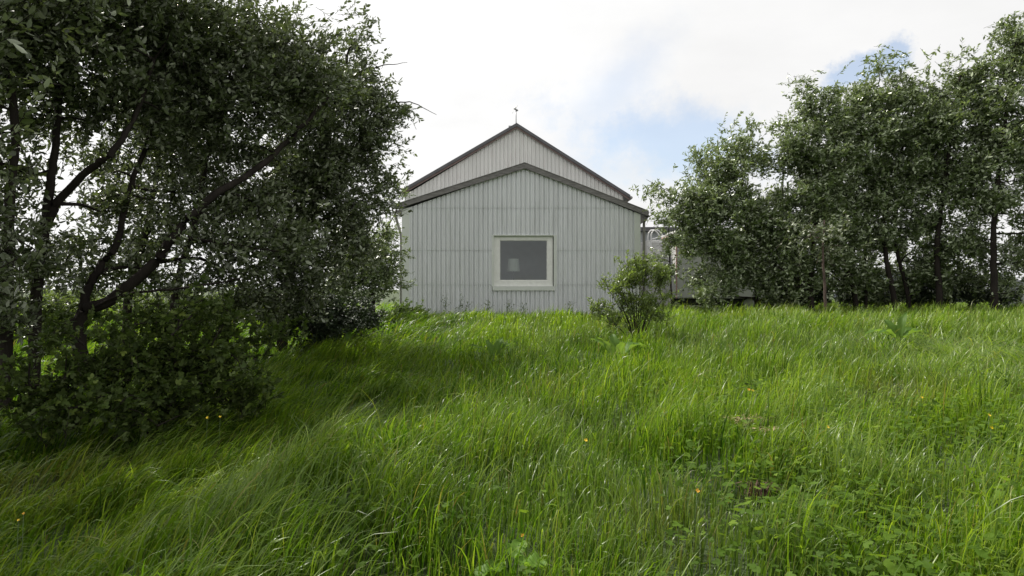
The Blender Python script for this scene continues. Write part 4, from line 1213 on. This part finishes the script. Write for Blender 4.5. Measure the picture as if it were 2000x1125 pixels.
# ------------------------------------------------------------------ grass
def build_grass():
    rng = np.random.default_rng(5)
    bands = [(1.5, 3.4, 3300, 0.0072, 9), (3.4, 6.0, 2500, 0.0080, 8), (6.0, 9.5, 1550, 0.0098, 7), (9.5, 14.0, 900, 0.0125, 6), (14.0, 19.0, 520, 0.016, 5), (19.0, 25.0, 280, 0.021, 4), (25.0, 34.0, 90, 0.03, 3)]
    Vs, Fs, T, D, off = [], [], [], [], 0
    dry_spots = [(P(1190, 665, 12.6)[:2], 0.55, 0.75), (P(1065, 845, 6.9)[:2], 0.30, 0.6), (P(1760, 830, 7.2)[:2], 0.55, 0.5), (P(80, 870, 5.6)[:2], 0.7, 0.5), (P(250, 980, 3.9)[:2], 0.5, 0.3), (P(1300, 1020, 3.5)[:2], 0.35, 0.3), (P(1480, 630, 16)[:2], 0.9, 0.3)]
    for y0, y1, dens, wd, seg in bands:
        half = 0.80 * y1 + 1.2
        n = int(dens * (y1 - y0) * 2 * half)
        x = rng.uniform(-half, half, n); y = rng.uniform(y0, y1, n)
        k = np.abs(x) < 0.80 * y + 1.2
        # keep the building footprint free
        k &= ~((y > 21.86) & (x > -3.7) & (x < 4.35))
        # tufts : thin the gaps between clumps
        c1 = np.sin(x * 5.1 + 2.0 * np.sin(y * 2.3)) * np.sin(y * 4.7 + 1.7 * np.sin(x * 1.9 + 1))
        k &= rng.random(n) < (0.62 + 0.45 * c1)
        k &= rng.random(n) < 0.78 + 0.4 * np.sin(x * 3.0 + 1.9 * np.sin(y * 1.6 + .5)) * np.cos(y * 2.7 + 1.3 * np.sin(x * 1.1))
        x, y = x[k], y[k]
        n = len(x)
        ph = np.sin(x * 0.9 + 1.3 * np.sin(y * 0.55)) * np.cos(y * 0.8 + x * 0.35)
        c1 = np.sin(x * 5.1 + 2.0 * np.sin(y * 2.3)) * np.sin(y * 4.7 + 1.7 * np.sin(x * 1.9 + 1))
        big = np.sin(x * 3.0 + 1.9 * np.sin(y * 1.6 + .5)) * np.cos(y * 2.7 + 1.3 * np.sin(x * 1.1))
        hgt = (0.41 + 0.05 * ph + 0.08 * c1 + 0.10 * big) * (0.5 + 0.75 * rng.random(n))
        tall = rng.random(n) < 0.035
        hgt = np.where(tall, hgt * 1.35, hgt)
        hgt = hgt * (1 - 0.45 * sstep(18, 21.5, y) * ((x > -4.5) & (x < 4.5))) * (1 - 0.12 * sstep(15, 20, y))
        # herb-rich, shorter sward at the lower right
        herb = sstep(0.6, 2.2, x - 0.1 * y) * (1 - sstep(6.5, 9, y))
        hgt = hgt * (1 - 0.30 * herb * (rng.random(n) < 0.7))
        # a windswept flattened place to the right
        flat = np.exp(-(((x - 7.0) / 1.6) ** 2 + ((y - 10.0) / 2.4) ** 2))
        leftw = sstep(0.3, -2.5, x)
        co_ = np.sin(x * 2.9 + 1.4 * np.sin(y * 1.7)) + np.sin(y * 3.7 - x * 1.3 + 2.0 * np.sin(x * 0.8))
        az = rng.normal(0, 0.75, n) * (1 - 0.4 * leftw) - 0.15 + (0.8 * co_ + 0.5 * np.sin(x * 0.7 + y * 0.5)) * (1 - 0.75 * leftw) + flat * 2.6
        az = np.where(rng.random(n) < 0.25 * (1 - leftw), rng.uniform(-3.14, 3.14, n), az)
        wx, wy = np.cos(az), np.sin(az) * 0.9
        lean = 0.16 * rng.random(n) + 0.18 * leftw * (0.4 + rng.random(n)) + 0.6 * flat
        arc = 0.06 + 0.40 * rng.random(n) ** 1.5 + 0.12 * leftw
        droop = 0.52 * rng.random(n) ** 1.1 + 0.05 * leftw
        up = 1.0 - 0.10 * leftw - 0.45 * flat
        pw = 2.2 + 3.4 * rng.random(n) * (1 - 0.5 * leftw)
        z = H(x, y) - 0.03
        b0 = np.stack([x, y, z], -1)
        wv = np.stack([wx, wy, np.zeros(n)], -1)
        upv = np.array([0, 0, 1.0])
        th = rng.normal(0, 0.6, n)
        sv = np.stack([-wy * np.cos(th) + wx * np.sin(th), wx * np.cos(th) + wy * np.sin(th), 0.25 * rng.normal(0, 1, n)], -1)
        ww = wd * (0.55 + 0.9 * rng.random(n)) * np.where(tall, 0.45, 1.0) * (1 + 0.25 * leftw)
        ts = np.linspace(0, 1, seg)
        prof = np.interp(ts, [0, 0.35, 0.7, 1], [0.8, 1.0, 0.75, 0.06])
        rings = []
        for t, w in zip(ts, prof):
            c = b0 + wv * (hgt * (lean * t + arc * t ** pw))[:, None] + upv * (hgt * up * (t - droop * t ** (pw + 1)))[:, None]
            o = sv * (0.5 * ww * w)[:, None]
            rings += [c - o, c + o]
        V = np.stack(rings, 1)
        kk = seg * 2
        f = np.array([(2 * i, 2 * i + 1, 2 * i + 3, 2 * i + 2) for i in range(seg - 1)])
        Fc = (f[None] + (np.arange(n) * kk)[:, None, None]).reshape(-1, 4) + off
        off += n * kk
        tint = np.clip(0.42 + 0.14 * ph + 0.08 * c1 + 0.10 * big + 0.25 * rng.normal(0, 1, n) + 0.12 * sstep(10, 19, y) * (x > -1) + 0.06 * herb, 0, 1)
        dry = np.where(rng.random(n) < 0.05, rng.uniform(0.2, 0.8, n), 0.0)
        dry = np.where(tall, 0.35, dry)
        for c, r, a in dry_spots:
            g = np.exp(-((x - c[0]) ** 2 + (y - c[1]) ** 2) / r ** 2) * a
            dry = np.maximum(dry, g * rng.uniform(0.3, 1.2, n) * (rng.random(n) < 0.75))
        Vs.append(V.reshape(-1, 3)); Fs.append(Fc)
        T.append(np.repeat(tint, kk)); D.append(np.repeat(np.clip(dry, 0, 1), kk))
    me = npmesh('meadow_grass', np.vstack(Vs), np.vstack(Fs), False, {'tint': np.concatenate(T), 'dry': np.concatenate(D)})
    o = link('meadow_grass', me, M['grass'])
    tag(o, 'long windblown green grass covering the whole meadow', 'grass', None, 'stuff')

    # low broad-leaved herbs in the grass
    n0 = 7500
    y = 2.2 + 7.5 * rng.random(n0) ** 1.2
    x = rng.uniform(-0.75, 0.8, n0) * y + rng.uniform(-0.3, 0.3, n0)
    w = sstep(0.3, 1.8, x - 0.05 * y) * (1 - sstep(6.0, 8.5, y)) * 0.9 + 0.03 + 0.25 * np.exp(-(((x + 0.7) / 0.6) ** 2 + ((y - 3.0) / 0.7) ** 2))
    pn = 0.5 + 0.5 * np.sin(x * 2.3 + np.sin(y * 1.7) * 2) * np.cos(y * 2.1 + 0.7)
    k = rng.random(n0) < w * (0.25 + 0.9 * pn)
    x, y = x[k], y[k]
    n = len(x)
    # 4 leaves on each little plant
    X = np.repeat(x, 4) + rng.normal(0, 0.05, n * 4); Y = np.repeat(y, 4) + rng.normal(0, 0.05, n * 4)
    Z = H(X, Y) + rng.uniform(0.08, 0.30, n * 4)
    A = np.stack([rng.normal(0, 1, n * 4) + 0.3, rng.normal(0, 1, n * 4), rng.normal(0.1, 0.3, n * 4)], -1)
    N = np.stack([rng.normal(0, .4, n * 4), rng.normal(-0.1, .4, n * 4), np.ones(n * 4)], -1)
    Ln = rng.uniform(0.026, 0.056, n * 4)
    V, Fc, kk = leaves(np.stack([X, Y, Z], -1), A, N, Ln, Ln * rng.uniform(0.75, 1.0, n * 4), LOBED)
    o = link('ground_herbs', npmesh('ground_herbs', V, Fc, False, {'tint': np.repeat(np.clip(rng.normal(.5, .2, n * 4), 0, 1), kk)}), M['herb'])
    tag(o, 'low bright green lobed leaves growing among the grass', 'herbs', None, 'stuff')


build_grass()


# ------------------------------------------------------------------ single plants in the meadow
def big_leaf(name, base, direction, length, width, curl, mat, parent, rng, roundish=False):
    """one broad leaf with a midrib fold, arching over"""
    d = np.array([direction[0], direction[1], 0.0]); d = d / max(np.linalg.norm(d), 1e-6)
    rise = direction[2]
    nu, nv = 9, 7
    V = []
    s = np.cross(d, [0, 0, 1.0])
    for i in range(nu):
        t = i / (nu - 1)
        el = rise - curl * t * t
        if i == 0:
            c = np.array(base, float); prev = c
        else:
            c = prev + (d * math.cos(el) + np.array([0, 0, math.sin(el)])) * length / (nu - 1)
            prev = c
        if roundish:
            w = width * math.sqrt(max(0.0, 1 - (2 * t - 1) ** 2)) if t > 0 else 0.02
        else:
            w = width * (0.08 + math.sin(min(1, t * 1.02 + 0.06) * math.pi) ** 0.75)
        upn = -d * math.sin(el) + np.array([0, 0, math.cos(el)])
        for j in range(nv):
            q = 2 * j / (nv - 1) - 1
            wav = 0.13 * width * math.sin(t * 15 + j * 1.3) * abs(q) + 0.05 * width * math.sin(t * 9 + q * 3)
            V.append(c + s * q * w * 0.5 + upn * (0.16 * width * abs(q) + wav))
    Fc = [(i * nv + j, i * nv + j + 1, (i + 1) * nv + j + 1, (i + 1) * nv + j) for i in range(nu - 1) for j in range(nv - 1)]
    V = np.array(V)
    me = npmesh(name, V, np.array(Fc), True, {'tint': np.full(len(V), 0.45 + 0.3 * rng.random())})
    return link(name, me, mat, parent)


def build_single_plants():
    def dock(px, py, d, label, leafs, seed, mat='dock'):
        rng = np.random.default_rng(seed)
        b = gp(px, d)
        root = empty('dock_plant', b, label, 'plant', 'broad leaved dock plants in the meadow')
        for az, rise, ln, wd, curl in leafs:
            a = R(az)
            st = b + np.array([math.cos(a) * 0.03, math.sin(a) * 0.03, 0.0])
            p2 = st + np.array([math.cos(a) * 0.06, math.sin(a) * 0.06, 0.27])
            lf = big_leaf('leaf', p2, (math.cos(a), math.sin(a), R(rise)), ln, wd, R(curl), M[mat], root, rng)
            g = Acc(); g.add(*tube(np.array([st, (st + p2) / 2 + [0, 0, .01], p2]), 0.006, 6))
            link('stalk', g.mesh('stalk'), M['stem'], lf)
    dock(1205, 750, 9.0, 'broad leaved dock plant with upright leaves below the low shrub, middle of the meadow',
         [(95, 80, 0.36, 0.13, 70), (20, 62, 0.40, 0.14, 120), (-10, 60, 0.40, 0.11, 110), (160, 62, 0.36, 0.11, 60), (-80, 70, 0.34, 0.11, 80), (200, 78, 0.34, 0.10, 70)], 1)
    dock(965, 665, 12.2, 'broad leaved dock plant in the dip before the building window',
         [(170, 48, 0.45, 0.13, 60), (20, 62, 0.45, 0.15, 90), (60, 75, 0.42, 0.15, 60), (-30, 52, 0.42, 0.12, 80), (210, 55, 0.4, 0.11, 80), (120, 70, .38, .12, 60)], 2)
    dock(1755, 705, 10.6, 'broad leaved dock plant with one tall curled leaf, right side of the meadow',
         [(40, 84, 0.50, 0.12, 75), (100, 70, 0.36, 0.17, 60), (180, 36, 0.50, 0.12, 90), (205, 45, 0.42, 0.1, 100), (-40, 50, 0.32, 0.15, 90), (10, 55, 0.36, 0.15, 110)], 3)
    dock(680, 668, 13.4, 'single pale dock leaf standing at the edge of the tree shade',
         [(100, 84, 0.36, 0.12, 40), (-20, 60, 0.3, 0.1, 60)], 4)
    # round leaf in the foreground
    rng = np.random.default_rng(9)
    b = gp(1000, 2.95)
    root = empty('round_leaved_plant', b, 'bright green round leaved plant at the bottom middle edge', 'plant')
    for az, rise, ln, wd, curl, zz in ((-15, 12, 0.12, 0.115, 40, 0.27), (195, 10, 0.14, 0.10, 60, 0.25), (70, 40, 0.10, 0.09, 40, 0.28), (-110, 0, 0.11, 0.09, 50, 0.22)):
        a = R(az)
        p2 = b + np.array([math.cos(a) * 0.03, math.sin(a) * 0.03, zz])
        lf = big_leaf('leaf', p2, (math.cos(a), math.sin(a), R(rise)), ln, wd, R(curl), M['burdock'], root, rng, True)
        g = Acc(); g.add(*tube(np.array([b + [0, 0, .02], (b + p2) / 2 + [.01, 0, 0], p2]), 0.004, 6))
        link('stalk', g.mesh('stalk'), M['stem'], lf)

    # little yellow flowers
    def flower(px, py, d, label, mat='petal', s=1.0, seed=0):
        rng = np.random.default_rng(seed + 100)
        c = P(px, py, d)
        gz = Hs(c[0], c[1])
        if c[2] < gz + 0.15:
            c[2] = gz + 0.3
        acc = Acc()
        acc.add(*tube(np.array([(c[0] - 0.03, c[1], gz), (c[0] - 0.01, c[1], (gz + c[2]) / 2), (c[0], c[1], c[2])]), 0.0018, 6))
        ns = len(acc.F[0])
        u = nrm(np.array([0.2, -0.8, 0.75])); a0 = nrm(np.cross(u, [1, 0, 0.1])); a1 = np.cross(u, a0)
        for q in range(5):
            a = q * 1.2566 + rng.random()
            dr = math.cos(a) * a0 + math.sin(a) * a1
            sdv = np.cross(u, dr)
            r = 0.0105 * s
            acc.add(np.array([c, c + dr * r * .7 + sdv * r * .5 + u * .3 * r, c + dr * r * 1.15 + u * .6 * r, c + dr * r * .7 - sdv * r * .5 + u * .3 * r]), np.array([(0, 1, 2, 3)]))
        V, Fc = np.vstack(acc.V), np.vstack(acc.F)
        me = npmesh('meadow_flower', V, Fc, False, None, [0] * ns + [1] * 5)
        o = link('meadow_flower', me, [M['stem'], M[mat]])
        tag(o, label, 'flower', 'small yellow flowers in the grass')
    fl = [(405, 816, 6.2, 'small yellow flower before the dark bush, left of a pair', 'petal', 1.1),
          (430, 814, 6.2, 'small yellow flower before the dark bush, right of a pair', 'petal', 1.0),
          (46, 1003, 3.6, 'orange yellow flower at the bottom left edge, upper of a pair', 'petal_orange', .6),
          (36, 1016, 3.6, 'yellow flower at the bottom left edge, lower of a pair', 'petal', .6),
          (1144, 922, 4.6, 'lone yellow flower in the grass below the meadow middle', 'petal', 1.2),
          (1020, 1046, 3.1, 'orange yellow bud just above the round leaved plant', 'petal_orange', .8),
          (1470, 834, 6.0, 'yellow flower next to the pale straw tuft', 'petal', 1.2),
          (1462, 828, 6.1, 'orange flower next to the pale straw tuft', 'petal_orange', 1.3),
          (1800, 815, 6.4, 'yellow flower below the right hand dock plant', 'petal', 1.2),
          (1932, 884, 5.0, 'yellow flower near the right edge, upper of two', 'petal', 1.0),
          (1936, 916, 4.6, 'yellow flower near the right edge, lower of two', 'petal', 1.1),
          (1362, 1035, 3.4, 'orange flower near the bottom, left of the brown withered plant', 'petal_orange', 1.0),
          (1617, 918, 4.7, 'yellow flower right of the brown withered plant', 'petal', 1.0)]
    for i, f in enumerate(fl):
        flower(f[0], f[1], f[2], f[3], f[4], f[5], i)

    # dry tufts
    def tuft(name, px, d, label, mat, n, hgt, spread, flatv, seed, zoff=0.0):
        rng = np.random.default_rng(seed)
        b = gp(px, d)
        acc = Acc()
        for i in range(n):
            a = rng.uniform(0, 6.28)
            s = b + np.array([rng.normal(0, spread * .4), rng.normal(0, spread * .25), zoff])
            l = hgt * rng.uniform(.5, 1.2)
            dv = np.array([math.cos(a), math.sin(a) * .6, 0])
            p1 = s + dv * l * flatv * .5 + np.array([0, 0, l * (1 - flatv)])
            p2 = s + dv * l * (flatv + .25) + np.array([0, 0, l * (1 - flatv) * rng.uniform(.5, 1.1)])
            w = nrm(np.cross(dv, [0, 0, 1.0])) * rng.uniform(.002, .005)
            acc.add(np.array([s - w, s + w, p1 + w, p1 - w]), np.array([(0, 1, 2, 3)]))
            acc.add(np.array([p1 - w, p1 + w, p2 + w * .2, p2 - w * .2]), np.array([(0, 1, 2, 3)]))
        o = link(name, acc.mesh(name, False), M[mat])
        tag(o, label, 'dry plant')
    tuft('straw_tuft', 1458, 5.5, 'pale flattened straw tuft in the lower right grass', 'straw', 90, 0.2, 0.14, 0.7, 1, 0.20)
    tuft('straw_tuft', 1502, 5.2, 'thin pale straw wisp right of the bigger straw tuft', 'straw', 35, 0.16, 0.08, 0.7, 2, 0.22)
    tuft('withered_plant', 1483, 4.05, 'dark brown withered plant in the lower right grass', 'withered', 70, 0.15, 0.09, 0.4, 3, 0.16)

    # tall weeds against the front wall
    wl = [(868, 0.55, 'tall thin weed stalk against the wall, farthest left of the window'), (893, 0.62, 'tallest thin weed stalk against the wall, left of the window'), (905, 0.45, 'short weed stalk just left of the tuft under the window edge'), (952, 0.42, 'thin weed stalk against the wall below the left window edge'), (988, 0.5, 'thin weed stalk against the wall under the window'), (1020, 0.36, 'short thin weed stalk against the wall under the window middle'), (1108, 0.4, 'leafy weed stalk against the wall right of the window')]
    for i, (px, hh, lb) in enumerate(wl):
        rng = np.random.default_rng(200 + i)
        b = gp(px, 21.4)
        root = empty('weed_stalk', b, lb, 'weed', 'weeds along the front wall')
        top = b + np.array([rng.normal(.05, .06), 0, hh + 0.1])
        g = Acc(); g.add(*tube(smooth_line([b, (b + top) / 2 + [rng.normal(0, .03), 0, 0], top], 4), [0.008] * 4 + [0.006] * 4 + [0.003], 6))
        for q in range(5):
            t = rng.uniform(.45, .95)
            s = b * (1 - t) + top * t
            g.add(*tube(np.array([s, s + [rng.normal(0, .10), rng.normal(0, .04), .10]]), [0.004, 0.002], 4))
        link('stem', g.mesh('stem'), M['stem'], root)
        n = 46
        t = rng.uniform(.2, 1.05, n)[:, None]
        Pn = b * (1 - t) + top * t + rng.normal(0, 1, (n, 3)) * [0.07, .05, .03]
        A = rng.normal(0, 1, (n, 3)) + [0, 0, .2]
        N = rng.normal(0, .5, (n, 3)) + [0, -.3, 1]
        V, Fc, kk = leaves(Pn, A, N, rng.uniform(.04, .09, n), rng.uniform(.015, .035, n), LEAF)
        link('foliage', npmesh('foliage', V, Fc, False, {'tint': np.repeat(rng.uniform(.2, .8, n), kk)}), M['nettle'], root)


build_single_plants()
